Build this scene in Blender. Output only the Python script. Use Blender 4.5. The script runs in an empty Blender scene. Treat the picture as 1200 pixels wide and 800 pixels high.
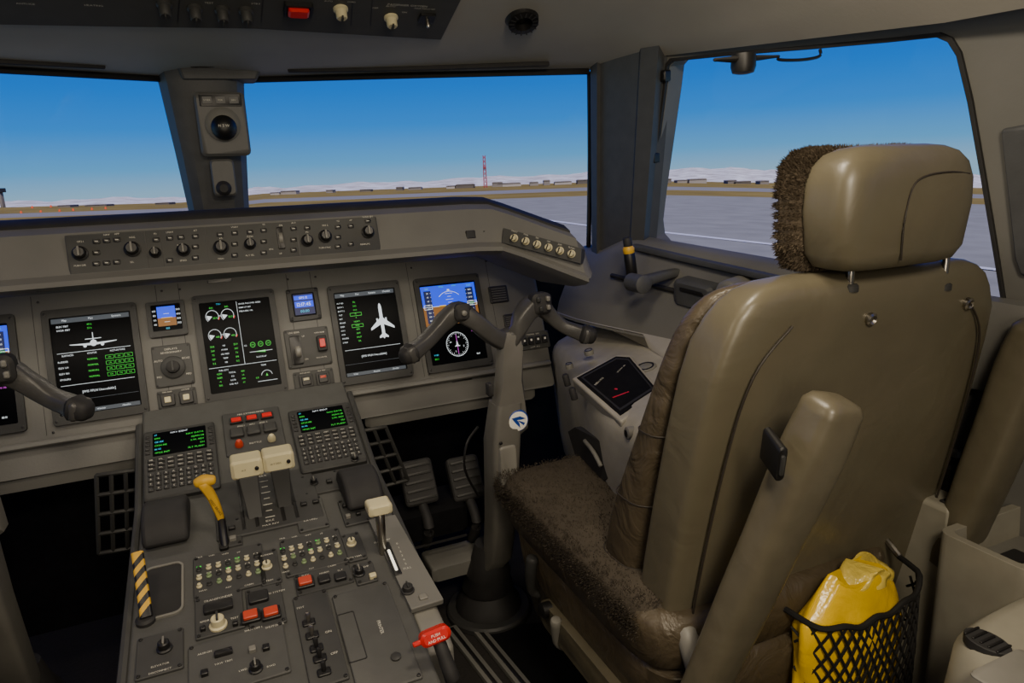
import bpy,bmesh,math,random
from mathutils import Vector as V, Matrix
from mathutils.geometry import tessellate_polygon
random.seed(7)
CH=1.15
CAM=V((0,0,CH))
psi,th,rl=math.radians(23.2),math.radians(13.4),math.radians(2.46)
R0=V((math.cos(psi),-math.sin(psi),0)); FW=V((math.sin(psi)*math.cos(th),math.cos(psi)*math.cos(th),-math.sin(th)))
U0=R0.cross(FW)
RT=R0*math.cos(rl)-U0*math.sin(rl); UP=R0*math.sin(rl)+U0*math.cos(rl)
def ray(px,py): return FW*800+RT*(px-600)-UP*(py-400)
def W(x,y,z): return V((x,y,z+CH))
# ---------------------------------------------------------------- frames (real planes in the cockpit)
class Fr:
    def __init__(s,o,u,v):
        s.o=V(o); s.u=V(u).normalized(); v=V(v); s.v=(v-s.u*v.dot(s.u)).normalized(); s.n=s.u.cross(s.v)
    def w(s,a,b,c=0): return s.o+s.u*a+s.v*b+s.n*c
    def hit(s,px,py,c=0):
        d=ray(px,py); o=s.o+s.n*c
        return CAM+d*((o-CAM).dot(s.n)/d.dot(s.n))
    def L(s,px,py,c=0):
        p=s.hit(px,py,c)-s.o; return (p.dot(s.u),p.dot(s.v))
    def sub(s,a,b,c=0): return Fr(s.w(a,b,c),s.u,s.v)
    def rot(s,ang):
        c,q=math.cos(ang),math.sin(ang); return Fr(s.o,s.u*c+s.v*q,s.v*c-s.u*q)
MAIN=Fr(W(.03,1.8,-.376),(1,0,0),(0,.342,.94))
GP=Fr(W(.03,1.62,-.115),(1,0,0),(0,.29,.957))
GW=Fr(W(.66,1.62,-.115),(.21,-.24,-.108),(0,.29,.957))
PA=Fr(W(.03,1.70,-.51),(1,0,0),(0,.906,.423))
PB=Fr(W(.03,1.47,-.616),(1,0,0),(0,.985,.1737))
OH=Fr(W(.03,1.6,.336),(1,0,0),(0,-.942,.336))
A_=W(1.06,1.507,-.136);B_=W(1.22,.734,-.214);D_=W(1.03,1.394,.249)
SD=Fr(A_,B_-A_,D_-A_)
CS=Fr(W(.78,1.25,-.462),(.1,-1,0),(1,.1,.27))   # side console top (u aft, v outboard)
def FY(y): return Fr(W(0,y,0),(1,0,0),(0,0,1))
def FZ(z): return Fr(W(0,0,z),(1,0,0),(0,1,0))
def FX(x): return Fr(W(x,0,0),(0,-1,0),(0,0,1))  # n = -x
# ---------------------------------------------------------------- materials
def S(r,g,b):
    f=lambda c:(c/255/12.92 if c/255<=.04045 else ((c/255+.055)/1.055)**2.4)
    return (f(r),f(g),f(b),1)
def mat(name,col,rough=.5,metal=0,var=.12,scale=30,bump=0,bscale=200,emi=0,spec=.5,bdist=.002,dist=0):
    m=bpy.data.materials.new(name); m.use_nodes=True; nt=m.node_tree; N=nt.nodes; b=N['Principled BSDF']
    tc=N.new('ShaderNodeTexCoord')
    nz=N.new('ShaderNodeTexNoise'); nz.inputs['Scale'].default_value=scale; nz.inputs['Detail'].default_value=4
    nt.links.new(tc.outputs['Object'],nz.inputs['Vector'])
    rp=N.new('ShaderNodeValToRGB'); e=rp.color_ramp.elements
    e[0].position=.3; e[1].position=.7
    e[0].color=tuple(c*(1-var) for c in col[:3])+(1,); e[1].color=tuple(min(1,c*(1+var)) for c in col[:3])+(1,)
    nt.links.new(nz.outputs['Fac'],rp.inputs['Fac'])
    if emi:
        b.inputs['Base Color'].default_value=(0.01,.01,.01,1)
        nt.links.new(rp.outputs['Color'],b.inputs['Emission Color']); b.inputs['Emission Strength'].default_value=emi
    else: nt.links.new(rp.outputs['Color'],b.inputs['Base Color'])
    b.inputs['Roughness'].default_value=rough; b.inputs['Metallic'].default_value=metal
    b.inputs['Specular IOR Level'].default_value=spec
    if bump:
        n2=N.new('ShaderNodeTexNoise'); n2.inputs['Scale'].default_value=bscale; n2.inputs['Detail'].default_value=4; n2.inputs['Distortion'].default_value=dist
        nt.links.new(tc.outputs['Object'],n2.inputs['Vector'])
        bp=N.new('ShaderNodeBump'); bp.inputs['Strength'].default_value=bump; bp.inputs['Distance'].default_value=bdist
        nt.links.new(n2.outputs['Fac'],bp.inputs['Height']); nt.links.new(bp.outputs['Normal'],b.inputs['Normal'])
    return m
m_lining=mat('lining_grey_plastic',S(102,101,96),.6,var=.08,scale=6,bump=.15)
m_ceil=mat('ceiling_grey_plastic',S(158,154,144),.6,var=.08,scale=4,bump=.12)
m_pillar=mat('pillar_dark_grey',S(68,69,70),.6,var=.1,bump=.2)
m_comp=mat('compass_housing_grey',S(82,82,80),.5,var=.08)
m_black=mat('black_plastic',S(20,19,19),.45)
m_dark=mat('dark_charcoal',S(34,33,33),.7,var=.2)
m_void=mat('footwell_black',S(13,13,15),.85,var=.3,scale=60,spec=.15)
m_panel=mat('instrument_panel_grey',S(101,100,96),.6,var=.08,scale=9,bump=.15,spec=.3)
m_panel2=mat('avionics_panel_grey',S(67,67,65),.6,var=.06,bump=.1,spec=.3)
m_ped=mat('pedestal_grey',S(75,75,73),.55,var=.07,bump=.12,spec=.3)
m_pedk=mat('pedestal_module_grey',S(61,61,60),.55,var=.07,spec=.3)
m_bezel=mat('display_bezel_grey',S(52,52,51),.5,var=.06,spec=.3)
m_console=mat('console_light_grey',S(150,146,135),.5,var=.07,bump=.1)
m_cons2=mat('console_box_beige',S(140,136,122),.5,var=.06)
m_cream=mat('cream_plastic',S(200,190,152),.4,var=.05)
m_yel=mat('yellow_plastic',S(206,160,40),.45,var=.08)
m_red=mat('red_plastic',S(200,30,24),.35,var=.08)
m_orange=mat('orange_guard',S(190,62,34),.4,var=.1)
m_shell=mat('seat_shell_olive_leather',S(95,89,72),.36,var=.1,scale=7,bump=.45,bscale=9,bdist=.007,dist=.8)
m_leather=mat('brown_bolster_leather',S(74,65,50),.42,var=.12,scale=10,bump=.8,bscale=16,bdist=.012,dist=1)
m_leathd=mat('dark_brown_leather',S(44,38,31),.6,var=.1,bump=.3)
m_arm=mat('armrest_olive_leather',S(91,85,69),.36,var=.09,bump=.4,bscale=14,bdist=.005,dist=.6)
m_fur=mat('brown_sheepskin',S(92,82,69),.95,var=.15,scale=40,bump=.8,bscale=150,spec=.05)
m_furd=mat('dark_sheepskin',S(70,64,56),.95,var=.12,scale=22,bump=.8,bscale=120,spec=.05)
m_metal=mat('brushed_metal',S(170,165,155),.3,1,var=.1)
m_yoke=mat('yoke_grip_grey',S(66,65,63),.4,var=.08,bump=.2)
m_col=mat('yoke_column_grey',S(98,96,90),.45,var=.06)
m_lgt=mat('light_grey_plastic',S(116,114,107),.5,var=.05)
m_white=mat('white_paint',S(235,232,222),.5,var=.03)
m_ltxt=mat('engraved_white',S(198,195,182),.6,var=.02)
m_bag=mat('yellow_plastic_bag',S(235,192,14),.22,var=.2,scale=10,bump=.6,bscale=13,bdist=.010,dist=1.2)
m_net=mat('black_net_cord',S(14,13,12),.8)
m_floor=mat('dark_floor_carpet',S(28,25,22),.9,var=.3,scale=120,bump=.5)
m_screen=mat('screen_glass_black',S(4,5,8),.35,var=.02,spec=.05)
m_blue=mat('emblem_blue',S(24,62,150),.4)
def em(n,c,s=1): return mat(n,c,.5,emi=s,var=.02)
e_w=em('screen_white',S(225,232,235),1.3); e_g=em('screen_green',S(50,225,60),1.1); e_c=em('screen_cyan',S(60,200,235),1.1)
e_m=em('screen_magenta',S(220,70,220),1.1); e_y=em('screen_amber',S(240,200,40),1.1); e_b=em('screen_sky_blue',S(10,60,225),1.6)
e_br=em('screen_earth_brown',S(140,88,30),1.1); e_gr=em('screen_grey',S(80,90,100),.6); e_r=em('lamp_red',S(255,70,40),1.2)
e_db=em('screen_dark_blue',S(12,30,90),.8); e_lit=em('lit_slot',S(255,245,220),1.8)
# ---------------------------------------------------------------- glyphs
CHARS="ABCDEFGHIJKLMNOPQRSTUVWXYZabcdefghijklmnopqrstuvwxyz0123456789/-+.:[]()<>%&"
GL={}
def glyphs():
    obs=[]
    for ch in CHARS:
        c=bpy.data.curves.new('glyph','FONT'); c.body=ch; c.resolution_u=2
        o=bpy.data.objects.new('glyph',c); bpy.context.scene.collection.objects.link(o); obs.append((ch,o,c))
    bpy.context.view_layer.update(); dg=bpy.context.evaluated_depsgraph_get()
    for ch,o,c in obs:
        e=o.evaluated_get(dg); me=e.to_mesh()
        vs=[(v.co.x,v.co.y) for v in me.vertices]; fs=[tuple(p.vertices) for p in me.polygons]
        mx=max([v[0] for v in vs] or [.3]); mn=min([v[0] for v in vs] or [0])
        GL[ch]=(vs,fs,mn,mx); e.to_mesh_clear()
    for ch,o,c in obs: bpy.data.objects.remove(o); bpy.data.curves.remove(c)
glyphs()
# ---------------------------------------------------------------- geometry accumulator
def cr(pts,sub):
    out=[]; n=len(pts)
    P=lambda i:V(pts[max(0,min(n-1,i))])
    for i in range(n-1):
        p0,p1,p2,p3=P(i-1),P(i),P(i+1),P(i+2)
        for k in range(sub):
            t=k/sub; out.append(.5*((2*p1)+(p2-p0)*t+(2*p0-5*p1+4*p2-p3)*t*t+(3*p1-p0-3*p2+p3)*t**3))
    out.append(P(n-1)); return out
def rr(a,b,w,h,r,k=4):
    r=min(r,w/2*.999,h/2*.999); o=[]
    for cx,cy,s in ((w/2-r,h/2-r,0),(-w/2+r,h/2-r,1),(-w/2+r,-h/2+r,2),(w/2-r,-h/2+r,3)):
        for i in range(k+1):
            t=(s+i/k)*math.pi/2; o.append((a+cx+r*math.cos(t),b+cy+r*math.sin(t)))
    return o
def circ(a,b,r,n=24,ry=None): return [(a+r*math.cos(2*math.pi*i/n),b+(ry or r)*math.sin(2*math.pi*i/n)) for i in range(n)]
def sgp(c,e): return math.copysign(abs(c)**(2/e),c)
class G:
    def __init__(s): s.v=[]; s.f=[]
    def add(s,vs,fs):
        k=len(s.v); s.v+= [V(v) for v in vs]; s.f+=[tuple(i+k for i in f) for f in fs]; return s
    def prism(s,fr,poly,c0,c1,ch=0):
        n=len(poly); cx=sum(p[0] for p in poly)/n; cy=sum(p[1] for p in poly)/n
        L=[[fr.w(a,b,c0) for a,b in poly],[fr.w(a,b,c1-ch) for a,b in poly]]
        if ch:
            t=[]
            for a,b in poly:
                dx,dy=cx-a,cy-b; l=math.hypot(dx,dy) or 1; q=min(ch*1.3,l*.9); t.append(fr.w(a+dx/l*q,b+dy/l*q,c1))
            L.append(t)
        vs=[p for l in L for p in l]; fs=[]
        for j in range(len(L)-1):
            for i in range(n): fs.append((j*n+i,j*n+(i+1)%n,(j+1)*n+(i+1)%n,(j+1)*n+i))
        fs.append(tuple(range(n))[::-1]); fs.append(tuple(range((len(L)-1)*n,len(L)*n)))
        return s.add(vs,fs)
    def box(s,fr,a,b,w,h,c0,c1,r=.003,ch=.0015,k=3): return s.prism(fr,rr(a,b,w,h,r,k),c0,c1,ch)
    def poly(s,fr,poly,c): return s.add([fr.w(a,b,c) for a,b in poly],[tuple(range(len(poly)))])
    def line(s,fr,p,q,wd,c):
        dx,dy=q[0]-p[0],q[1]-p[1]; l=math.hypot(dx,dy) or 1; nx,ny=-dy/l*wd/2,dx/l*wd/2
        return s.poly(fr,[(p[0]+nx,p[1]+ny),(p[0]-nx,p[1]-ny),(q[0]-nx,q[1]-ny),(q[0]+nx,q[1]+ny)],c)
    def ring(s,fr,a,b,r,wd,c,t0=0,t1=2*math.pi,n=32):
        vs=[];fs=[]
        for i in range(n+1):
            t=t0+(t1-t0)*i/n
            vs+= [fr.w(a+(r-wd/2)*math.cos(t),b+(r-wd/2)*math.sin(t),c),fr.w(a+(r+wd/2)*math.cos(t),b+(r+wd/2)*math.sin(t),c)]
            if i<n: fs.append((2*i,2*i+1,2*i+3,2*i+2))
        return s.add(vs,fs)
    def lathe(s,fr,a,b,prof,n=20):
        vs=[];fs=[]
        for r,c in prof:
            for i in range(n):
                t=2*math.pi*i/n; vs.append(fr.w(a+r*math.cos(t),b+r*math.sin(t),c))
        for j in range(len(prof)-1):
            for i in range(n): fs.append((j*n+i,j*n+(i+1)%n,(j+1)*n+(i+1)%n,(j+1)*n+i))
        fs.append(tuple(range(n))[::-1]); fs.append(tuple(range((len(prof)-1)*n,len(prof)*n)))
        return s.add(vs,fs)
    def loft(s,loops,cap=True,closed=True):
        n=len(loops[0]); vs=[p for l in loops for p in l]; fs=[]
        for j in range(len(loops)-1):
            for i in range(n if closed else n-1): fs.append((j*n+i,j*n+(i+1)%n,(j+1)*n+(i+1)%n,(j+1)*n+i))
        if cap: fs.append(tuple(range(n))[::-1]); fs.append(tuple(range((len(loops)-1)*n,len(loops)*n)))
        return s.add(vs,fs)
    def tube(s,pts,rad,n=14,sub=6,flat=1,up=(0,0,1),cap=True,e=2):
        if not isinstance(rad,(list,tuple)): rad=[rad]*len(pts)
        if sub>1:
            q=cr([(p[0],p[1],p[2]) for p in pts],sub); r2=[]
            for i in range(len(pts)-1):
                for k in range(sub): t=k/sub; t=t*t*(3-2*t); r2.append(rad[i]*(1-t)+rad[i+1]*t)
            r2.append(rad[-1])
        else: q=[V(p) for p in pts]; r2=list(rad)
        d0=(q[0]-q[1]).normalized(); d1=(q[-1]-q[-2]).normalized()
        loops=[]; ups=V(up)
        def lp(c,d,r):
            x=ups.cross(d)
            if x.length<.05: x=V((1,0,0)).cross(d)
            x.normalize(); y=d.cross(x)
            return [c+x*(r*sgp(math.cos(2*math.pi*i/n),e))+y*(r*flat*sgp(math.sin(2*math.pi*i/n),e)) for i in range(n)]
        if cap:
            loops.append(lp(q[0]+d0*r2[0]*.45,-d0,r2[0]*.35)); loops.append(lp(q[0]+d0*r2[0]*.3,-d0,r2[0]*.8))
        for i,c in enumerate(q):
            d=(q[min(i+1,len(q)-1)]-q[max(i-1,0)]).normalized(); loops.append(lp(c,d,r2[i]))
        if cap:
            loops.append(lp(q[-1]+d1*r2[-1]*.3,d1,r2[-1]*.8)); loops.append(lp(q[-1]+d1*r2[-1]*.45,d1,r2[-1]*.35))
        return s.loft(loops)
    def slab(s,fr,outer,holes,c0,c1):
        loops=[outer]+holes
        flat=[p for l in loops for p in l]
        tris=tessellate_polygon([[V((a,b,0)) for a,b in l] for l in loops])
        n=len(flat); vs=[fr.w(a,b,c1) for a,b in flat]+[fr.w(a,b,c0) for a,b in flat]; fs=[]
        for t in tris: fs.append(tuple(t)); fs.append(tuple(i+n for i in t[::-1]))
        k=0
        for l in loops:
            m=len(l)
            for i in range(m): a=k+i; b=k+(i+1)%m; fs.append((a,b,b+n,a+n))
            k+=m
        return s.add(vs,fs)
    def text(s,fr,txt,a,b,h,c,al='C',mono=0):
        sc=h/.7; x=0; out=[]
        for ch in txt:
            if ch==' ' or ch not in GL: x+=mono or .32; continue
            vs,fs,mn,mx=GL[ch]
            if mono: out.append((x+(mono-(mx-mn))/2-mn,ch)); x+=mono
            else: out.append((x-mn,ch)); x+=mx-mn+.09
        off={'C':-x/2,'L':0,'R':-x}[al]
        for x0,ch in out:
            vs,fs,_,_=GL[ch]; s.add([fr.w(a+(x0+off+p)*sc,b+(q-.35)*sc,c) for p,q in vs],fs)
        return s
WL={}
def finish(o,parent,w):
    WL[o.name]=w
    if parent is None: o.location=w
    else: o.parent=parent; o.location=w-WL[parent.name]
def top(name,loc,label,cat,group=None):
    o=bpy.data.objects.new(name,None); o.empty_display_size=.05
    bpy.context.scene.collection.objects.link(o); finish(o,None,V(loc)); o['label']=label; o['category']=cat
    if group: o['group']=group
    return o
def part(parent,name,g,m,label=None,cat=None,kind=None,group=None,ang=38,sub=0,bev=0):
    me=bpy.data.meshes.new(name); w=sum(g.v,V((0,0,0)))/max(1,len(g.v))
    me.from_pydata([v-w for v in g.v],[],g.f); me.materials.append(m)
    bm=bmesh.new(); bm.from_mesh(me)
    bmesh.ops.recalc_face_normals(bm,faces=bm.faces); bm.to_mesh(me); bm.free()
    for p in me.polygons: p.use_smooth=True
    if hasattr(me,'set_sharp_from_angle'): me.set_sharp_from_angle(angle=math.radians(ang))
    o=bpy.data.objects.new(name,me); bpy.context.scene.collection.objects.link(o); finish(o,parent,w)
    if bev:
        b=o.modifiers.new('b','BEVEL'); b.width=bev; b.segments=3; b.limit_method='ANGLE'; b.angle_limit=math.radians(40)
    if sub:
        b=o.modifiers.new('s','SUBSURF'); b.levels=sub; b.render_levels=sub
    if label: o['label']=label
    if cat: o['category']=cat
    if kind: o['kind']=kind
    if group: o['group']=group
    return o
def flatpart(parent,name,g,m,**k):
    if g.v: return part(parent,name,g,m,**k)
def knob(parent,fr,a,b,r,h=.016,m=None,name='knob',ptr=True):
    o=part(parent,name,G().lathe(fr,a,b,[(r*1.15,0),(r*1.15,h*.18),(r*.9,h*.28),(r*.85,h*.9),(r*.7,h)],18),m or m_black)
    if ptr: part(o,'pointer',G().box(fr,a,b+r*.1,r*.28,r*1.5,h*.95,h*1.25,r*.1,.0004,2),m_bezel if m else m_lgt)
    return o
def btn(parent,fr,a,b,w,h,m=None,d=.005,name='button'):
    return part(parent,name,G().box(fr,a,b,w,h,0,d,min(w,h)*.15,.001,2),m or m_pedk)

# ================================================================ ROOM SHELL
cx=.03
def row(pts):
    L=[]
    for x,y,z in reversed(pts): L.append(W(cx-x,y,z))
    for x,y,z in (pts[1:] if pts[0][0]==0 else pts): L.append(W(cx+x,y,z))
    return L
H=row([(0,2.0,.276),(.5,1.83,.272),(.93,1.655,.267),(.99,1.40,.262),(1.07,.785,.21),(1.10,.2,.19),(1.12,-1,.19)])
H2=row([(0,1.9,.288),(.48,1.75,.284),(.89,1.6,.282),(.95,1.36,.29),(1.02,.78,.26),(1.04,.2,.25),(1.05,-1,.25)])
I=row([(0,1.68,.325),(.45,1.58,.335),(.78,1.44,.35),(.86,1.28,.36),(.92,.75,.36),(.95,.2,.36),(.95,-1,.36)])
J=row([(0,1.2,.50),(.35,1.15,.5),(.55,1.05,.5),(.6,1.0,.5),(.65,.6,.52),(.65,.2,.52),(.65,-1,.52)])
K=row([(0,.9,.6),(.2,.85,.6),(.3,.8,.6),(.32,.7,.6),(.35,.4,.6),(.35,.1,.6),(.35,-1,.6)])
part(None,'ceiling',G().loft([H,H2,I,J,K],cap=False,closed=False),m_ceil,'taupe moulded cockpit ceiling lining above the windows',kind='structure',ang=25)
part(None,'ceiling',G().box(FZ(.62),0,.37,2.8,2.9,0,.03,.01,.002),m_ceil,'flat upper cockpit ceiling',kind='structure')
part(None,'floor',G().box(FZ(-1.17),0,.4,2.9,3.6,0,.02,.01,.002),m_floor,'dark brown carpeted cockpit floor',kind='structure')
part(None,'wall_back',G().box(FY(-1.0),0,-.25,2.8,1.9,-.04,0,.01,.002),m_lining,'plain grey rear cockpit wall',kind='structure')
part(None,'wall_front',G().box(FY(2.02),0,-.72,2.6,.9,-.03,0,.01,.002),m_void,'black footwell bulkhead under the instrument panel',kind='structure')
hole=[SD.L(*p) for p in [(790,72),(850,66),(950,58),(1040,50),(1098,44),(1112,50),(1122,66),(1135,120),(1150,205),(1166,300),(1174,350),(1160,358),(1000,338),(870,318),(800,302),(776,292),(764,278),(762,262),(766,225),(774,165),(782,105),(785,78)]]
outer=[(-.06,-.3),(.5,-.3),(.5,-1.0),(2.6,-1.0),(2.6,.45),(.02,.45),(-.06,.30)]
part(None,'wall_right',G().slab(SD,outer,[hole[::-1]],-.05,0),m_lining,'grey-brown side wall lining around the side window',kind='structure',bev=.004)
def mirror(p): return V((2*cx-p[0],p[1],p[2]))
g=G().slab(SD,outer,[hole[::-1]],-.05,0); g.v=[mirror(v) for v in g.v]
part(None,'wall_left',g,m_lining,'grey-brown side wall lining around the side window',kind='structure',bev=.004)
for nm,x in (('wall_east',1.50),('wall_west',-1.44)):
    part(None,nm,G().box(FX(x),-.35,-.8,2.7,.9,-.03,0,.01,.002),m_dark,'lower dark side wall lining',kind='structure')
def cen(l): n=len(l); return (sum(p[0] for p in l)/n,sum(p[1] for p in l)/n)
c0=cen(hole)
sc=lambda l,k:[(c0[0]+(p[0]-c0[0])*k,c0[1]+(p[1]-c0[1])*(1+(k-1)*1.6)) for p in l]
part(None,'trim_1',G().slab(SD,sc(hole,1.022),[sc(hole,1.003)[::-1]],0,.008),m_dark,'dark rubber seal around the side window',kind='structure',bev=.002)
m_glass=bpy.data.materials.new('window_glass'); m_glass.use_nodes=True
nt=m_glass.node_tree; nt.nodes.clear(); o_=nt.nodes.new('ShaderNodeOutputMaterial'); mx=nt.nodes.new('ShaderNodeMixShader')
t_=nt.nodes.new('ShaderNodeBsdfTransparent'); gl=nt.nodes.new('ShaderNodeBsdfGlossy'); gl.inputs['Roughness'].default_value=.03; mx.inputs[0].default_value=.012
nt.links.new(t_.outputs[0],mx.inputs[1]); nt.links.new(gl.outputs[0],mx.inputs[2]); nt.links.new(mx.outputs[0],o_.inputs[0])
part(None,'window_3',G().poly(SD,sc(hole,.999),-.03),m_glass,'clear side window pane',kind='structure')
for nm,sg in (('window_1',-1),('window_2',1)):
    pts=[W(cx+sg*.06,2.0,.28),W(cx+sg*.95,1.655,.268),W(cx+sg*.975,1.73,-.2),W(cx+sg*.05,2.13,-.25)]
    part(None,nm,G().add(pts,[(0,1,2,3)]),m_glass,'clear front windshield pane',kind='structure')
    q=[(.945,1.66,.29),(.99,1.40,.28),(1.027,1.515,-.18),(.985,1.735,-.24)]
    P=[W(cx+sg*x,y,z) for x,y,z in q]
    loops=[]
    for t in (0,.15,.35,.55,.75,1):
        a=P[3].lerp(P[0],t); b=P[2].lerp(P[1],t); d=(b-a); inn=V((-sg*.028,-.028,0))
        loops.append([a,a+inn*.9+d*.02,a+inn*1.25+d*.14,a+inn*.9+d*.17,b+inn*.9-d*.30,b+inn*1.2-d*.27,b+inn*1.0-d*.06,b+V((-sg*.004,0,0)),b+V((sg*.02,0,0)),a+V((sg*.02,.02,0))])
    part(None,'trim_2' if sg>0 else 'trim_3',G().loft(loops),m_pillar,'dark grey angular windshield pillar with seams',kind='structure',ang=25)
    part(None,'trim_4' if sg>0 else 'trim_5',G().tube([W(cx+sg*.09,1.955,.272),W(cx+sg*.5,1.80,.268),W(cx+sg*.92,1.64,.262)],.008,8,6),m_black,'thin black sealing rail over the windshield',kind='structure')
    part(None,'trim_6' if sg>0 else 'trim_7',G().tube([W(cx+sg*.2,1.86,.283),W(cx+sg*.48,1.76,.278),W(cx+sg*.80,1.63,.276)],.006,8,6),m_dark,'slim dark sun visor rail on the lining',kind='structure')
    part(None,'trim_8' if sg>0 else 'trim_9',G().tube([W(cx+sg*.937,1.662,.262),W(cx+sg*.957,1.70,.05),W(cx+sg*.968,1.735,-.2)],.007,8,4),m_black,'black windshield edge seal',kind='structure')
FP=FY(1.95)
loops=[]
for z,w,y in ((.30,.105,1.93),(.26,.098,1.935),(.1,.085,1.96),(-.05,.075,1.99),(-.2,.07,2.04)):
    loops.append([W(cx-w,y+.03,z),W(cx-w*.8,y-.02,z),W(cx-w*.5,y-.035,z),W(cx+w*.5,y-.035,z),W(cx+w*.8,y-.02,z),W(cx+w,y+.03,z)])
part(None,'trim_10',G().loft(loops),m_pillar,'dark grey centre windshield post',kind='structure',ang=30)
part(None,'trim_11',G().slab(FP,[FP.L(*p) for p in [(200,64),(312,64),(300,97),(214,97)]],[],-.02,.06),m_pillar,'dark bracket at the top of the centre post',kind='structure',bev=.006)
part(None,'trim_12',G().slab(FP,[FP.L(*p) for p in [(214,68),(298,68),(290,84),(224,84)]],[],.06,.068),m_dark,'dark recess panel on the post bracket',kind='structure',bev=.002)
# magnetic compass on the post
CF=Fr(W(cx+.005,1.905,.1),(1,0,0),(0,-.05,1))
comp=top('magnetic_compass',CF.hit(262,190),'grey standby compass with black dial on the centre post','compass')
a,b=CF.L(261,146); part(comp,'housing',G().box(CF,a,b,.115,.15,-.03,.02,.012,.006),m_comp)
part(comp,'bezel',G().lathe(CF,a,b,[(.04,.02),(.04,.028),(.03,.034)],28),m_lining)
a,b=CF.L(262,150); part(comp,'dial',G().lathe(CF,a,b,[(.03,.03),(.028,.045),(.015,.058),(.006,.06)],24),m_black)
flatpart(comp,'lettering',G().text(CF.sub(a,b,.0605),'N 3 W',0,.004,.006,0),m_ltxt)
a,b=CF.L(258,118); part(comp,'label_plate',G().box(CF,a,b,.095,.028,.0,.024,.003,.001),m_black)
for i in range(3): part(comp,'card',G().box(CF,a-.03+.03*i,b,.022,.016,.024,.026,.001,.0003),m_comp)
g=G()
for i,t in enumerate(['STEER','FOR','DEV']): g.text(CF,t,a-.03+.03*i,b,.004,.0263)
flatpart(comp,'card_lettering',g,m_ltxt)
a,b=CF.L(262,208); part(comp,'bracket',G().box(CF,a,b,.055,.09,-.03,.012,.01,.004),m_comp)
a,b=CF.L(262,220); part(comp,'clamp_knob',G().lathe(CF,a,b,[(.018,.012),(.018,.02),(.01,.028)],20),m_dark)
FPi=Fr(W(0,1.46,0),(1,.25,0),(0,0,1))
v=top('sun_visor_clip',FPi.hit(720,190),'black visor clip strip on the pillar','clip')
part(v,'strip',G().prism(FPi,[FPi.L(*p) for p in [(714,156),(731,158),(726,225),(709,222)]],-.01,.016,.004),m_black)
part(v,'latch',G().prism(FPi,[FPi.L(*p) for p in [(717,160),(726,161),(724,190),(715,188)]],.016,.024,.003),m_bezel)
fl=top('flashlight',FY(1.45).hit(738,325),'black flashlight with amber head clipped to the pillar base','flashlight')
Ff=FY(1.43); p0,p1,p2=Ff.hit(741,325),Ff.hit(737,296),Ff.hit(735,280)
part(fl,'barrel',G().tube([p0,p1],.014,14,2),m_black); part(fl,'head_ring',G().tube([p1,p1.lerp(p2,.35)],.0145,14,1),m_yel); part(fl,'lens_cap',G().tube([p1.lerp(p2,.4),p2],.011,14,1),m_dark)
wh=top('window_handle',FY(1.38).hit(800,316),'dark grey pivoting window latch handle on the sill','handle')
Fh=FY(1.36)
part(wh,'lever',G().tube([Fh.hit(745,333),Fh.hit(772,324),Fh.hit(806,316)],[.022,.016,.013],16,5,.7,e=4),m_pillar)
part(wh,'pivot',G().lathe(Fh,*Fh.L(748,332),[(.022,-.03),(.022,.024),(.014,.028)],20),m_pillar)
part(wh,'lever_tip',G().tube([Fh.hit(798,317),Fh.hit(808,313)],.0135,12,1,e=3),m_bezel)
Fg=FY(.98)
ch_=top('ceiling_camera',Fg.hit(870,68),'small dark round camera with wire grab loop above window','camera')
part(ch_,'base_plate',G().tube([Fg.hit(838,70),Fg.hit(870,69),Fg.hit(912,66)],[.005,.010,.004],10,4,.6),m_dark)
part(ch_,'lens',G().lathe(Fr(Fg.hit(871,78),(1,0,0),(0,1,0)),0,0,[(.02,.02),(.021,0),(.018,-.010),(.01,-.012)],18),m_black)
part(ch_,'grab_loop',G().tube([Fg.hit(912,66),Fg.hit(914,70),Fg.hit(940,70),Fg.hit(960,66),Fg.hit(961,58)],.0028,8,5),m_black)
q=[(1176,150),(1200,146),(1260,140),(1260,330),(1200,322),(1192,300)]
part(None,'window_4',G().slab(SD,[SD.L(*p) for p in q],[],0,.012),m_pillar,'dark shaded aft side window blind',kind='structure',bev=.006)
for p in [(786,88),(773,184),(764,262)]:
    a,b=SD.L(*p); part(None,'frame_clip',G().box(SD,a-.01,b,.02,.025,0,.02,.004,.003),m_black,'small black clip on the window frame','clip',group='window frame clips')

# ================================================================ OVERHEAD PANEL
oh=top('overhead_panel',OH.w(0,0),'brown-grey overhead switch panel with knobs and guards','switch panel')
poly=[OH.L(*p) for p in [(-80,14),(140,19),(300,22),(515,36),(552,-40),(200,-90),(-80,-60)]]
part(oh,'panel_plate',G().slab(OH,poly,[],-.03,.022),m_panel2,bev=.003)
OT=OH.sub(0,0,.022)
for x in (212,310,415,438):
    p,q=OT.L(x,-20),OT.L(x-4,26 if x<320 else 30); part(oh,'divider_line',G().line(OT,p,q,.0015,.0006),m_black)
for x,y in [(192,4),(228,9),(260,11),(288,12)]:
    a,b=OT.L(x,y); knob(oh,OT,a,b,.012,.026,m_bezel)
for x,y in [(399,10),(458,20)]:
    a,b=OT.L(x,y); knob(oh,OT,a,b,.013,.022,m_cream)
a,b=OT.L(349,9); part(oh,'red_guard',G().box(OT,a,b,.040,.026,0,.016,.004,.003),m_red,label='red guarded switch cover')
a,b=OT.L(349,9); part(oh,'guard_frame',G().slab(OT,rr(a,b,.055,.04,.004),[rr(a,b,.044,.030,.003)[::-1]],0,.01),m_black)
a,b=OT.L(500,20); part(oh,'toggle_box',G().box(OT,a,b,.035,.03,0,.006,.003,.001),m_black); part(oh,'toggle_switch',G().lathe(OT,a,b,[(.004,.005),(.005,.02),(.003,.024)],10),m_metal)
g=G(); 
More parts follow.
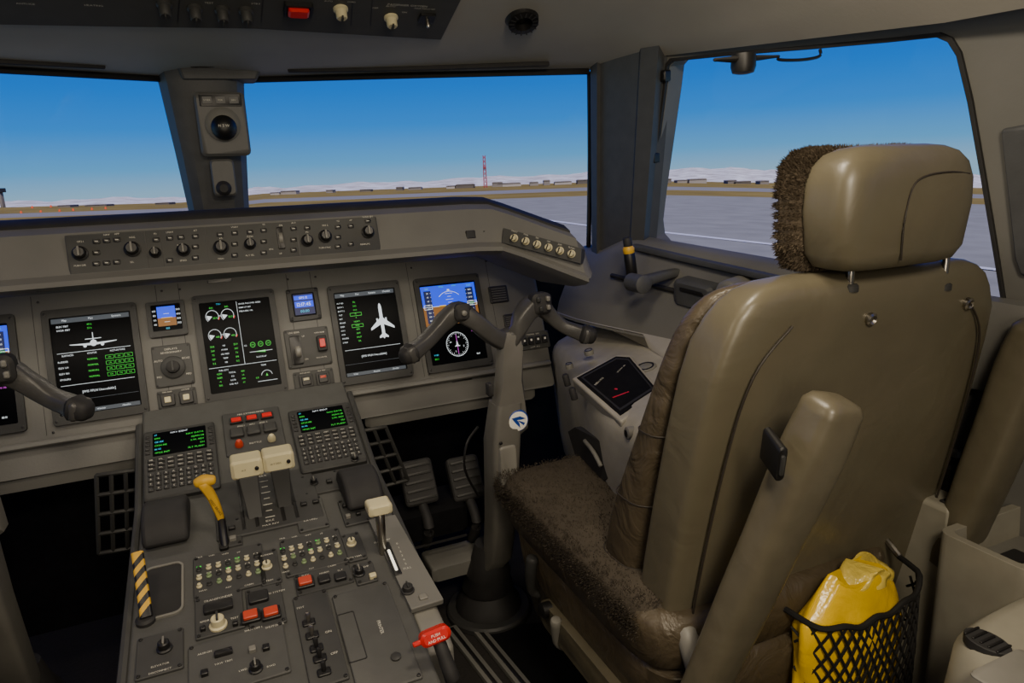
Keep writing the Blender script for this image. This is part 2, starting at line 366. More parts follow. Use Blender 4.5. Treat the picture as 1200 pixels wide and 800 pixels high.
for t,x,y,h in [('PASSENGER OXYGEN',478,6,.006),('MASK DEPLOYED',498,10,.004),('TEST',245,3,.005),('STBY',300,4,.005),('AUTO',385,1,.004),('OVRD',412,2,.004),('OFF',440,9,.005),('AUTO',458,7,.005),('ON',474,14,.005),('ANTI-ICE',30,4,.005),('HEATING',110,6,.005)]:
    a,b=OT.L(x,y); g.text(OT,t,a,b,h,.0007)
flatpart(oh,'lettering',g,m_ltxt)
p=FY(1.5).hit(610,8); Fv=Fr(p,(1,-.2,0),(0,-.8,.45))
gv=top('air_vent',p,'round black ribbed air outlet in the ceiling','air vent')
part(gv,'flange',G().lathe(Fv,0,0,[(.07,-.03),(.07,0),(.05,.008)],32),m_bezel)
part(gv,'nozzle',G().lathe(Fv,0,0,[(.045,.005),(.045,.02),(.036,.03),(.034,.045),(.02,.048),(.018,.03)],28),m_black)
for i in range(16):
    t=i*math.pi/8; part(gv,'rib',G().line(Fv,(.02*math.cos(t),.02*math.sin(t)),(.034*math.cos(t),.034*math.sin(t)),.003,.0485),m_bezel)

# ================================================================ GLARESHIELD
def sweep(sec,st,g):
    loops=[]
    for x,dy,dz in st:
        yb=2.08-.40*abs(x-cx)
        loops.append([W(x,min(y+dy,yb) if y>1.8 else y+dy,z+dz) for y,z in sec])
    return g.loft(loops)
st=[(-1.0,-.2,-.08),(-.8,-.14,-.06),(-.68,-.04,-.015),(-.6,0,0),(-.3,0,0),(0,0,0),(.3,0,0),(.6,0,0),(.66,-.012,-.003),(.70,-.045,-.02),(.78,-.137,-.062),(.812,-.172,-.078)]
gs=top('glareshield',W(cx,1.7,-.2),'long grey glareshield with black padded top edge','glareshield')
part(gs,'fascia',sweep([(1.672,-.058),(1.644,-.070),(1.64,-.078),(1.603,-.150),(1.585,-.160),(1.583,-.170),(1.60,-.178),(1.66,-.19),(1.85,-.2),(1.85,-.1)],st,G()),m_panel,ang=25)
part(gs,'padded_top',sweep([(2.2,-.085),(1.75,-.040),(1.705,-.040),(1.675,-.052),(1.67,-.062),(1.70,-.08),(2.2,-.12)],st,G()),m_dark,ang=50)
for x,y in [(60,342),(258,332),(470,303)]:
    a,b=GP.L(x,y); part(gs,'light_strip',G().box(GP,a,b+.005,.05,.006,0,.004,.002,.001),m_black)
loops=[]
for t,s_ in ((0,1),(.4,.9),(.8,.68),(1,.4)):
    L_=[]
    for y,z in [(1.69,-.06),(1.65,-.075),(1.605,-.150),(1.592,-.165),(1.605,-.175),(1.72,-.19),(1.78,-.12),(1.74,-.06)]:
        L_.append(W(.812+.03*t,1.68+(y-1.68)*s_-.172-.012*t,-.11+(z+.11)*s_-.078-.008*t))
    loops.append(L_)
part(gs,'end_cap',G().loft(loops),m_panel,ang=40)
GPs=GP.sub(0,0,.004)
gp=top('guidance_panel',GPs.w(0,0),'wide grey autopilot guidance panel with knobs on the glareshield','control panel')
w1=GP.L(79,299)[0]; w2=GP.L(443,273)[0]; bc=GP.L(262,287)[1]
part(gp,'panel_plate',G().box(GP,(w1+w2)/2,bc,w2-w1,.082,-.006,.006,.003,.0015),m_panel2)
GT=GP.sub(0,0,.006)
for x,y in [(172,293),(190,292),(243,288),(349,279)]:
    a,_=GT.L(x,y); part(gp,'divider_line',G().line(GT,(a,bc-.038),(a,bc+.038),.0015,.0006),m_black)
kn=[(94,297,.013),(155,292,.014),(182,296,.010),(215,293,.012),(259,290,.014),(293,286,.011),(360,282,.012),(381,277,.013),(431,272,.013)]
for x,y,r in kn:
    a,b=GT.L(x,y); knob(gp,GT,a,b,r,.018)
a,b=GT.L(329,279); part(gp,'thumbwheel_slot',G().box(GT,a,b,.014,.05,0,.003,.003,.001),m_black); part(gp,'thumbwheel',G().lathe(Fr(GT.w(a,b,-.004),GT.v,GT.n),0,0,[(.014,-.004),(.014,.004)],20),m_lgt)
for x,y in [(113,283),(113,296),(113,309),(125,282),(125,308),(137,281),(137,307),(183,281),(199,279),(199,305),(212,278),(229,277),(229,289),(229,302),(258,275),(275,273),(275,286),(275,299),(293,272),(309,270),(309,283),(309,296),(344,268),(344,281),(344,293),(360,267),(396,266),(396,278),(396,289),(411,265),(411,286),(431,259)]:
    a,b=GT.L(x,y); bb=btn(gp,GT,a,b,.013,.009,m_black,.003); part(bb,'button_bar',G().box(GT,a,b,.006,.0015,.003,.0035,.0004,.0001),m_ltxt)
g=G()
for t,x,y in [('CRS 1',94,283),('NAV',125,275),('APP',137,274),('PUSH DIR',94,311),('HDG',155,278),('SEL',155,307),('FD',182,274),('LNAV',199,272),('BANK',212,287),('SPEED',215,305),('AT',229,270),('V/L',259,279),('MAN',259,303),('VNAV',275,266),('FLCH',293,277),('ALT SEL',293,299),('VS',309,263),('FPA',318,292),('DN',329,264),('UP',329,297),('ALT',344,261),('FD',360,272),('CRS 2',381,264),('YD',396,259),('AP',411,258),('BARO SET',431,254),('MINIMUMS',428,286),('PUSH SYNC',381,290)]:
    a,b=GT.L(x,y); g.text(GT,t,a,b,.0036,.0007)
flatpart(gp,'lettering',g,m_ltxt)
lp=top('lighting_control_panel',GW.hit(635,287),'small panel with six cream knobs on glareshield end','control panel')
q=[(590,267),(682,291),(681,309),(588,284)]
GWs=Fr(GW.w(0,0,.012),GW.u,GW.v)
part(lp,'panel_plate',G().slab(GWs,[GWs.L(*p) for p in q],[],-.03,.003),m_panel2,bev=.0015)
GWt=GWs.sub(0,0,.003)
for i in range(6):
    x=603+i*13.4; y=279+i*3.7; a,b=GWt.L(x,y); knob(lp,GWt,a,b,.0085,.014,m_cream)
g=G()
for i,t in enumerate(['CHART','MAIN','PED','CLK','DSPL','FLOOD']):
    a,b=GWt.L(603+i*13.4,271+i*3.9); g.text(GWt,t,a,b,.0035,.0006)
flatpart(lp,'lettering',g,m_ltxt)
wl=top('warning_light_pair',GP.hit(561,275),'two small black caution lamps on the glareshield','warning light')
for x,y in [(551,275),(571,275)]:
    a,b=GP.L(x,y); part(wl,'lamp',G().box(GP,a,b,.024,.02,-.004,.006,.002,.001),m_black)

# ================================================================ MAIN INSTRUMENT PANEL
ip=top('instrument_panel',W(cx,1.75,-.6),'broad grey-brown main instrument panel facing the pilots','instrument panel')
part(ip,'panel_board',G().box(MAIN,-.03,-.02,1.74,.43,-.05,0,.01,.003),m_panel)
part(ip,'foot_ledge',G().tube([MAIN.w(-.9,-.165,.002),MAIN.w(-.235,-.165,.002)],.014,12,1,.6),m_panel)
part(ip,'foot_ledge',G().tube([MAIN.w(.25,-.165,.002),MAIN.w(.83,-.165,.002)],.014,12,1,.6),m_panel)
Fu=FY(1.73)
part(ip,'knee_panel',G().box(Fu,-.6,-.60,.9,.06,-.03,0,.01,.006),m_lining)
part(ip,'knee_panel',G().box(Fu,.56,-.60,.5,.06,-.03,0,.01,.006),m_lining)
for u in (-.425,-.17,-.12,.135,.195,.455,.69): part(ip,'panel_joint',G().line(MAIN,(u,-.15),(u,.17),.0012,.0005),m_dark)
for u in (-.42,-.165,-.125,.13,.2,.46,.685):
    for v_ in (-.145,.155): part(ip,'fastener',G().lathe(MAIN,u+.008,v_,[(.003,0),(.003,.0015),(.002,.002)],8),m_black)
BW,BH=.193,.266; SW,SH=.164,.226
def display(px,py,xoff=None,label='',):
    a,b=(MAIN.L(px,py) if xoff is None else (xoff,0)); f=MAIN.sub(a,b,0)
    o=top('display_unit',f.w(0,-BH/2),label,'display screen','flight deck displays')
    part(o,'bezel',G().slab(f,rr(0,0,BW,BH,.008),[rr(0,0,SW,SH,.003)[::-1]],-.01,.01),m_bezel,bev=.0025)
    for u in (-.0895,.0895):
        for s in (-1,1): part(o,'screw',G().lathe(f,u,s*(BH/2-.010),[(.003,.009),(.003,.0115),(.002,.012)],8),m_black)
    part(o,'screen',G().box(f,0,0,SW+.004,SH+.004,-.008,.004,.003,.0002),m_screen)
    return o,f.sub(0,0,.0046)
class Scr:
    def __init__(s,o,f,k=.93,tk=.86): s.o=o; s.f=f; s.g={}; f.u=f.u*k; s.tk=tk
    def G(s,m):
        return s.g.setdefault(m.name,(G(),m))[0]
    def t(s,m,txt,x,y,h,al='C',mono=0): s.G(m).text(s.f,txt,x,y,h*s.tk,.0004,al,mono)
    def l(s,m,p,q,w=.0008): s.G(m).line(s.f,p,q,w,.0003)
    def p(s,m,poly,c=.0002): s.G(m).poly(s.f,poly,c)
    def r(s,m,x0,y0,x1,y1,w=.0008):
        for a,b in (((x0,y0),(x1,y0)),((x1,y0),(x1,y1)),((x1,y1),(x0,y1)),((x0,y1),(x0,y0))): s.l(m,a,b,w)
    def arc(s,m,x,y,r,t0,t1,w=.0008): s.G(m).ring(s.f,x,y,r,w,.0003,math.radians(t0),math.radians(t1),28)
    def done(s,nm='screen_graphics'):
        for g,m in s.g.values(): part(s.o,nm,g,m)
def tabs(s,names,y=.106):
    s.p(e_gr,[(-.085,y-.006),(.085,y-.006),(.085,y+.005),(-.085,y+.005)],.0001)
    n=len(names)
    for i,t in enumerate(names): s.t(e_w,t,-.085+.17*(i+.5)/n,y,.005)
    s.p(e_gr,[(-.085,-.111),(.085,-.111),(.085,-.102),(-.085,-.102)],.0001)
    s.t(e_w,'TCAS',-.06,-.1065,.004); s.t(e_w,'Weather',0,-.1065,.004); s.t(e_w,'Checklist',.055,-.1065,.004)
o,f=display(113,425,label='portrait multifunction display showing flight control synoptic page'); s=Scr(o,f)
tabs(s,['Map','Plan','Systems'])
s.t(e_w,'ELEC PBIT',-.075,.092,.0048,'L'); s.t(e_g,'49 h',-.01,.092,.0048,'L'); s.t(e_w,'HYDR PBIT',-.075,.083,.0048,'L'); s.t(e_g,'23 h',-.01,.083,.0048,'L')
s.p(e_w,[(-.050,.0465),(-.052,.0482),(-.009,.0475),(.009,.0475),(.052,.0482),(.050,.0465),(.009,.0425),(-.009,.0425)])
s.p(e_w,circ(0,.047,.0075,20,.0075),.0003); s.p(e_w,circ(-.019,.0418,.0037,14),.0003); s.p(e_w,circ(.019,.0418,.0037,14),.0003)
s.p(e_w,[(-.0012,.05),(.0012,.05),(.0007,.072),(-.0007,.072)],.0003); s.p(e_w,[(-.018,.0565),(.018,.0565),(.017,.058),(-.017,.058)],.0003)
s.l(e_w,(-.08,.030),(.08,.030)); s.t(e_w,'SURFACES',-.058,.024,.0045); s.t(e_w,'STATUS',-.006,.024,.0045); s.t(e_w,'ACTUATORS',.05,.024,.0045)
for i,(a,b,c) in enumerate([('RUDDER','NORMAL','ON'),('ELEV LH','NORMAL','ON'),('ELEV RH','NORMAL','ON'),('SPOILERS','NORMAL','ON')]):
    y=.010-i*.0135; s.t(e_w,a,-.08,y,.0046,'L'); s.t(e_g,b,-.006,y,.0046)
    for k in range(3):
        s.r(e_g,.022+.021*k,y-.0042,.040+.021*k,y+.0042,.0006); s.t(e_g,c,.031+.021*k,y,.0034)
s.l(e_w,(-.08,-.045),(.08,-.045)); s.t(e_w,'[FMS FPLN Unavailable]',0,-.063,.006); s.l(e_gr,(-.085,-.08),(.085,-.08))
s.done()
o,f=display(282,404,label='portrait engine display with round gauges and green readouts'); s=Scr(o,f)
for i,y in ((0,.078),(1,.03)):
    for x in (-.060,-.022):
        s.arc(e_w,x,y,.0155,-30,225,.001); s.p(e_w,[(x,y)]+[(x+.013*math.cos(math.radians(t)),y+.013*math.sin(math.radians(t))) for t in range(165,226,12)]); s.arc(e_r,x,y,.0175,-32,-10,.0016)
        s.t(e_g,'22.0' if i==0 else '405',x+.007,y-.004,.005)
s.t(e_w,'N1',-.041,.078,.0045); s.t(e_w,'ITT',-.041,.03,.0045)
s.t(e_g,'84.1',-.060,.1,.005); s.t(e_g,'84.1',-.022,.1,.005); s.t(e_c,'TO-1',-.041,.108,.0045)
for i,(a,b,c) in enumerate([('55.8','N2','55.9'),('260','FF PPH','260'),('72','OIL PRES','72'),('109','TEMP','108'),('0.2','VIB','0.2')]):
    y=.003-i*.0105; s.t(e_g,a,-.070,y,.005); s.t(e_w,b,-.041,y,.0042); s.t(e_g,c,-.012,y,.005)
s.l(e_w,(.004,.11),(.004,-.05)); s.l(e_w,(-.085,-.05),(.085,-.05))
for i,(t,m) in enumerate([('DOOR PAX FWD OPEN',e_w),('EMER LT OFF',e_w),('PRKG BRK ON',e_w)]): s.t(m,t,.009,.103-i*.0095,.0042,'L')
for x in (.03,.05,.07): s.arc(e_g,x,-.004,.0062,0,360,.001); s.t(e_g,'DN',x,-.004,.004)
s.t(e_w,'LG',.012,-.004,.0042); s.l(e_w,(.02,-.022),(.078,-.022),.001); s.p(e_g,[(.03,-.022),(.06,-.026),(.06,-.02)]); s.t(e_w,'SLAT/FLAP',.048,-.036,.0042)
s.t(e_w,'FUEL QTY',-.05,-.058,.0042)
for i,(a,b,c) in enumerate([('4200','TOTAL','4180'),('8380','KG','LB'),('-4','RATE','FPM'),('300','CAB ALT','FT')]):
    y=-.066-i*.0095; s.t(e_g,a,-.062,y,.005); s.t(e_w,b,-.03,y,.0042); s.t(e_g,c,-.004,y,.0042)
s.t(e_w,'TRIMS',.05,-.058,.0042); s.arc(e_w,.055,-.086,.014,10,170,.001); s.p(e_g,[(.055,-.079),(.052,-.086),(.058,-.086)]); s.t(e_g,'0.5',.03,-.088,.005); s.l(e_w,(.03,-.098),(.08,-.098),.001)
s.done()
o,f=display(434,389,label='portrait multifunction display with white aircraft plan view'); s=Scr(o,f)
tabs(s,['Map','Plan','Systems','Checklist'])
for i in range(11):
    y=.085-i*.0105; s.t(e_w,['FLT NO','BATT 1','BATT 2','TAT','SAT','BRAKE','EMER','OXY','HYD','DOORS','LOAD'][i],-.082,y,.0042,'L'); s.t(e_g,['190','24.5','24.6','12','11','NORM','3000','1850','100%','SHUT','OK'][i],-.034,y,.0046)
s.r(e_g,-.05,.048,-.018,.056); s.r(e_g,-.05,.017,-.018,.025)
X,Y=.037,.022
s.p(e_w,[(X-.0045,Y-.038),(X-.0045,Y+.041),(X-.003,Y+.049),(X,Y+.053),(X+.003,Y+.049),(X+.0045,Y+.041),(X+.0045,Y-.038),(X,Y-.045)])
for k in (-1,1):
    s.p(e_w,[(X+k*.004,Y+.013),(X+k*.034,Y-.013),(X+k*.034,Y-.019),(X+k*.004,Y-.005)],.0003); s.p(e_w,[(X+k*.003,Y-.029),(X+k*.013,Y-.038),(X+k*.013,Y-.042),(X+k*.003,Y-.040)],.0003)
    s.p(e_w,[(X+k*.011,Y+.012),(X+k*.015,Y+.012),(X+k*.015,Y-.002),(X+k*.011,Y-.002)],.0003)
s.l(e_w,(-.08,-.042),(.08,-.042)); s.t(e_w,'[FMS FPLN Unavailable]',0,-.062,.006); s.l(e_gr,(-.085,-.08),(.085,-.08))
s.done()
def pfd(px,py,xo,lab):
    o,f=display(px,py,xo,lab); s=Scr(o,f)
    s.p(e_b,[(-.086,.05),(.086,.05),(.086,.109),(-.086,.109)],.0001)
    s.p(e_br,[(-.086,-.004),(.086,-.004),(.086,.05),(-.086,.05)],.0001)
    s.l(e_w,(-.086,.05),(.086,.05),.0014)
    for i in range(-4,6):
        if i: s.l(e_w,(-.012 if i%2==0 else -.006,.05+i*.0085),(.012 if i%2==0 else .006,.05+i*.0085),.0009)
    s.p(e_db,[(-.078,.004),(-.056,.004),(-.056,.096),(-.078,.096)],.0002); s.p(e_db,[(.054,.004),(.078,.004),(.078,.096),(.054,.096)],.0002)
    for i in range(8):
        y=.012+i*.011; s.t(e_w,str(20*(8-i)),-.067,y,.005); s.t(e_w,str(2400+100*i),.067,y,.005); s.l(e_w,(-.056,y),(-.059,y)); s.l(e_w,(.054,y),(.057,y))
    s.r(e_w,-.082,.044,-.058,.056,.0012); s.r(e_w,.056,.044,.084,.056,.0012); s.t(e_g,'2370',.07,.05,.006); s.t(e_c,'250',-.067,.102,.006); s.t(e_c,'5000',.067,.102,.006)
    s.p(e_y,[(-.035,.049),(-.015,.049),(-.015,.052),(-.035,.052)],.0004); s.p(e_y,[(.015,.049),(.035,.049),(.035,.052),(.015,.052)],.0004)
    s.arc(e_w,0,.045,.045,45,135,.0012); s.t(e_g,'ROLL',-.02,.105,.005); s.t(e_g,'PTH',.02,.105,.005); s.p(e_w,[(0,.09),(-.004,.096),(.004,.096)],.0004)
    s.arc(e_w,0,-.062,.034,0,360,.0012)
    for i in range(36):
        t=math.radians(i*10); r=.029 if i%3 else .026; s.l(e_w,(r*math.cos(t),-.062+r*math.sin(t)),(.033*math.cos(t),-.062+.033*math.sin(t)),.0008)
    for i,t in enumerate('N E S W'.split()): q=math.radians(90-90*i-20); s.t(e_w,t,.021*math.cos(q),-.062+.021*math.sin(q),.0055)
    s.p(e_w,[(0,-.048),(-.003,-.064),(-.009,-.068),(.009,-.068),(.003,-.064)]); s.l(e_m,(0,-.034),(0,-.09),.0012)
    s.t(e_g,'FMS1',-.07,-.03,.005); s.t(e_m,'HDG 281',.062,-.03,.0045); s.t(e_c,'VOR1',-.07,-.085,.005); s.t(e_g,'ILS 2',-.07,-.096,.005); s.t(e_w,'118.10',.062,-.096,.005); s.t(e_c,'STD',.07,-.014,.005)
    s.done()
pfd(531,378,None,'portrait primary flight display with blue and brown horizon')
pfd(0,0,-.555,'portrait primary flight display partly cut off beside yoke')
a,b=MAIN.L(196,374); f=MAIN.sub(a,b); o=top('standby_display',f.w(0,-.04),'small square standby attitude display','display screen')
part(o,'bezel',G().slab(f,rr(0,0,.084,.086,.005),[rr(0,.003,.064,.064,.003)[::-1]],-.01,.012),m_bezel,bev=.002)
part(o,'screen',G().box(f,0,.003,.066,.066,-.008,.006,.003,.0002),m_screen)
s=Scr(o,f.sub(0,.003,.0066),1); s.p(e_b,[(-.02,0),(.02,0),(.02,.028),(-.02,.028)],.0001); s.p(e_br,[(-.02,-.02),(.02,-.02),(.02,0),(-.02,0)],.0001); s.l(e_y,(-.012,0),(.012,0),.0015)
for i in range(4): s.t(e_w,str(40+20*i),-.026,-.015+i*.011,.005); s.t(e_w,str(200+100*i),.026,-.015+i*.011,.005)
s.l(e_w,(-.006,.01),(.006,.01)); s.l(e_w,(-.006,-.01),(.006,-.01)); s.t(e_c,'1013',0,-.026,.005); s.done()
def panelobj(name,lab,px,py,w,h,m=m_panel2,fr=MAIN,cat='control panel'):
    a,b=fr.L(px,py); f=fr.sub(a,b); o=top(name,f.w(0,-h/2),lab,cat)
    part(o,'panel_plate',G().box(f,0,0,w,h,-.004,.005,.004,.0015),m)
    for i in (-1,1):
        for j in (-1,1): part(o,'screw',G().lathe(f,i*(w/2-.005),j*(h/2-.005),[(.0025,.004),(.0025,.006),(.0015,.0065)],8),m_black)
    return o,f.sub(0,0,.005)
o,f=panelobj('display_selector_unit','grey panel with round rotary selector',203,428,.085,.1)
part(o,'selector_ring',G().lathe(f,0,-.005,[(.027,0),(.027,.004),(.024,.006)],28),m_bezel); knob(o,f,0,-.005,.017,.018,m_dark); g=G()
for t,x,y in [('DISPLAYS',0,.04),('REVERSIONARY',0,.032),('AUTO',-.03,.014),('EICAS',.03,.014),('PFD',-.032,-.025),('MFD',.032,-.025)]: g.text(f,t,x,y,.0045,.0006)
flatpart(o,'lettering',g,m_ltxt)
o,f=panelobj('push_button_panel','grey strip with two square push buttons',208,467,.085,.045)
for x in (-.02,.02):
    part(o,'button_guard',G().box(f,x,0,.03,.03,0,.006,.003,.001),m_black); part(o,'button',G().box(f,x,0,.014,.014,.006,.010,.002,.001),m_cream)
flatpart(o,'lettering',G().text(f,'TERR INHIB',-.02,.019,.003,.0006).text(f,'G/S INHIB',.02,.019,.003,.0006),m_ltxt)
o,f=panelobj('cockpit_clock','square digital clock with blue lit face',356,357,.08,.085,m_bezel,cat='clock')
part(o,'screen',G().box(f,0,.0,.056,.06,0,.003,.003,.0005),m_screen); s=Scr(o,f.sub(0,0,.0034),1); s.p(e_db,[(-.025,-.027),(.025,-.027),(.025,.027),(-.025,.027)],.0001)
s.p(e_b,[(-.023,-.008),(.023,-.008),(.023,.008),(-.023,.008)],.0002); s.t(e_w,'12:17:45',0,0,.0100); s.p(e_b,[(-.023,.012),(.023,.012),(.023,.023),(-.023,.023)],.0002); s.t(e_w,'GPS 12',0,.0175,.0065); s.t(e_c,'00:00',0,-.018,.008); s.done()
for i in (-1,1):
    for j in (-1,1): part(o,'corner_button',G().lathe(f,i*.034,j*.036,[(.004,0),(.004,.005),(.002,.006)],10),m_black)
o,f=panelobj('landing_gear_panel','grey landing gear panel with black lever and red guard',361,407,.11,.1)
part(o,'lever_slot',G().box(f,-.03,-.004,.028,.075,0,.003,.004,.001),m_black)
lv=part(o,'gear_lever',G().tube([f.w(-.03,-.01,0),f.w(-.03,-.014,.04)],.006,10,2),m_metal); part(lv,'lever_knob',G().lathe(Fr(f.w(-.03,-.014,.042),f.v,f.n),0,0,[(.012,-.007),(.015,-.004),(.015,.004),(.012,.007)],20),m_lgt)
part(o,'red_guard',G().box(f,.035,.005,.024,.04,0,.012,.003,.002),m_dark); part(o,'red_button',G().box(f,.035,.005,.014,.022,.012,.017,.002,.001),m_red)
flatpart(o,'lettering',G().text(f,'LDG GEAR',-.03,.042,.004,.0006).text(f,'UP',-.008,.03,.004,.0006).text(f,'DN',-.008,-.03,.004,.0006).text(f,'DN LOCK REL',.03,-.03,.003,.0006).text(f,'WRN INHIB',.033,.035,.0035,.0006),m_ltxt)
o,f=panelobj('brake_button_panel','grey strip with two dark square buttons',368,445,.1,.05)
for x in (-.02,.022):
    part(o,'button_guard',G().box(f,x,0,.034,.034,0,.006,.003,.001),m_bezel); part(o,'button',G().box(f,x,0,.022,.022,.006,.011,.002,.001),m_black)
    part(o,'lamp',G().box(f,x,.004,.014,.006,.011,.0115,.001,.0002),m_cream if x<0 else m_orange)
flatpart(o,'lettering',G().text(f,'AUTOBRAKE',-.02,.021,.003,.0006).text(f,'BRK TEMP',.022,.021,.003,.0006),m_ltxt)
o,f=panelobj('data_card_holder','black ruled data card holder on the panel',584,345,.058,.05,m_black,cat='placard')
for i in range(6): part(o,'ruled_line',G().line(f,(-.022,-.018+i*.007),(.022,-.018+i*.007),.0012,.0006),m_lgt)
o,f=panelobj('placard_card','small dark placard with ruled lines',597,376,.035,.04,m_black,cat='placard')
for i in range(5): part(o,'ruled_line',G().line(f,(-.012,-.013+i*.006),(.012,-.013+i*.006),.001,.0006),m_lgt)
o,f=panelobj('audio_jack_panel','grey panel with four square switches',625,399,.1,.05)
for i in range(4): part(o,'switch',G().box(f,-.033+.022*i,.0,.016,.022,0,.007,.002,.001),m_black); part(o,'lamp',G().box(f,-.033+.022*i,.002,.006,.006,.007,.0076,.001,.0002),m_white)
flatpart(o,'lettering',G().text(f,'STEERING   DISC',0,.019,.004,.0006).text(f,'CAPT   F/O',0,-.019,.004,.0006),m_ltxt)
def placard(txts,px,py,w,h,fr=MAIN,m=m_black,mt=m_ltxt,s=.0045):
    a,b=fr.L(px,py); f=fr.sub(a,b); o=top('placard',f.w(0,0),'small engraved text placard reading '+txts[0].lower() if 'EMB' not in txts[0] else 'small engraved aircraft name placard','placard')
    part(o,'plate',G().box(f,0,0,w,h,-.002,.002,.001,.0004),m); g=G()
    for i,t in enumerate(txts): g.text(f,t,0,(len(txts)-1)*s*.75-i*s*1.5,s,.0026)
    flatpart(o,'lettering',g,mt)
placard(['EMBRAER 190'],290,477,.085,.018,s=.008)
placard(['SERIAL NUMBER','19000002'],228,487,.09,.022,s=.005)
placard(['MAX SPEEDS LANDING GEAR 265 KIAS','FLAPS 1 230  FLAPS 5 180'],341,469,.075,.02,s=.0032)
placard(['N345HP'],541,443,.06,.016,s=.008)

# ================================================================ PEDESTAL
PX0,PX1=-.2,.265
ped=top('center_pedestal',W(cx,1.1,-1.15),'grey centre control pedestal between the pilot seats','pedestal')
FXp=Fr(W(PX0,0,0),(0,1,0),(0,0,1))
def pz(y): return -.616-(1.47-y)*.1763
part(ped,'body',G().prism(FXp,[(1.02,-1.15),(1.74,-1.15),(1.74,-.491),(1.47,-.616),(1.02,pz(1.02))],0,PX1-PX0),m_ped,bev=.006)
part(ped,'aft_body',G().prism(FXp,[(.62,-1.15),(1.03,-1.15),(1.03,pz(1.03)),(.62,pz(.62))],0,.228-PX0),m_ped,bev=.006)
part(ped,'side_rail',G().tube([W(PX0-.006,1.70,-.515),W(PX0-.006,1.47,-.622),W(PX0-.006,.7,-.758)],.008,8,1),m_pedk)
part(ped,'side_rail',G().tube([W(PX1+.006,1.70,-.515),W(PX1+.006,1.47,-.622),W(PX1+.006,1.03,-.70)],.008,8,1),m_pedk)
def wpx(fr,x0,y0,x1,y1): 
    p,q=fr.L(x0,y0),fr.L(x1,y1); return ((p[0]+q[0])/2,(p[1]+q[1])/2,abs(q[0]-p[0]),abs(q[1]-p[1]))
for (px,py,lab) in ((213,542,'keypad control display unit with green text, captain side'),(383,514,'keypad control display unit with green text, copilot side')):
    a,b=PA.L(px,py); f=PA.sub(a,b); w,h=.146,.205
    o=top('control_display_unit',f.w(0,-h/2),lab.split(',')[0],'keypad computer','flight management keypads')
    part(o,'case',G().box(f,0,0,w,h,-.01,.014,.006,.003),m_bezel); ft=f.sub(0,0,.014)
    part(o,'screen',G().box(ft,0,.055,.108,.072,-.001,.001,.002,.0002),m_screen)
    s=Scr(o,ft.sub(0,.055,.0015),1)
    for i,(l,r) in enumerate([('1/1',''),('E190','NAV DATA'),('GE-10E','01JAN-28'),('CF34-10E','S.W. REV'),('16:42','25.1'),('<POS INIT','FLT PLAN>')]):
        y=.028-i*.0112
        s.t(e_g if i%2 else e_c,l,-.05,y,.0055,'L'); s.t(e_g,r,.05,y,.0055,'R')
    s.t(e_w,'NAV IDENT',0,.029,.0055); s.done('screen_text')
    for i in range(5):
        for sx in (-1,1): btn(o,ft,sx*.064,.08-i*.0125,.009,.006,m_black,.003,'key')
    for r in range(3):
        for c in range(7): btn(o,ft,-.057+c*.019,.006-r*.0125,.0145,.009,m_black,.003,'key')
    for r in range(4):
        for c in range(9): btn(o,ft,-.058+c*.0145,-.036-r*.0135,.0105,.0095,m_black,.003,'key')
    g=G()
    for r in range(3):
        for c,t in enumerate(['DIR','FPL','NAV','PERF','PRG','DLK','TRS']): g.text(ft,t,-.057+c*.019,.006-r*.0125,.0035,.0034)
    k=0
    for r in range(4):
        for c in range(9): g.text(ft,"123ABCDEF456GHIJKL789MNOPQR.0/STUVWXYZ"[k],-.058+c*.0145,-.036-r*.0135,.0045,.0034); k+=1
    flatpart(o,'lettering',g,m_ltxt)
    knob(o,ft,.045,-.093,.008,.012)
a,b=PA.L(296,497); f=PA.sub(a,b); o=top('fire_extinguisher_panel',f.w(0,-.03),'panel with three red fire buttons and bottle switches','control panel')
part(o,'panel_plate',G().box(f,0,-.025,.128,.14,-.004,.006,.004,.002),m_pedk); ft=f.sub(0,0,.006)
for i in (-1,0,1): part(o,'red_button',G().box(ft,i*.034,.012,.022,.013,0,.008,.002,.001),m_red); part(o,'button_frame',G().slab(ft,rr(i*.034,.012,.029,.019,.002),[rr(i*.034,.012,.024,.015,.002)[::-1]],0,.006),m_dark)
for i in (-1,0,1): part(o,'fire_handle',G().box(ft,i*.036,-.03,.03,.028,0,.010,.004,.003),m_bezel)
for i in (-1,1): part(o,'bottle_switch',G().lathe(ft,i*.035,-.068,[(.009,0),(.009,.006),(.006,.014),(.004,.016)],16),m_orange if i<0 else m_cream)
flatpart(o,'lettering',G().text(ft,'FIRE EXTINGUISHER',0,.034,.0048,.0006).text(ft,'ENG 1     APU     ENG 2',0,-.006,.0045,.0006).text(ft,'BOTTLE',0,-.068,.005,.0006),m_ltxt)
q=top('thrust_quadrant',PB.w(0,-.1),'dark slotted throttle quadrant housing','throttle housing')
part(q,'housing',G().box(PB,.005,-.065,.2,.21,-.003,.006,.006,.002),m_pedk)
for x in (-.045,-.02,.03,.055): part(q,'lever_slot',G().box(PB,x,-.06,.007,.19,.0055,.0068,.002,.0002),m_black)
for k in range(7): part(q,'scale_mark',G().box(PB,.005,.0-k*.022,.012 if k%2 else .018,.0016,.0058,.0066,.0005,.0001),m_ltxt)
flatpart(q,'lettering',G().text(PB,'MAX',.004,.02,.006,.0072).text(PB,'IDLE',.004,-.145,.006,.0072).text(PB,'MAX REV',.004,-.158,.005,.0072),m_ltxt)
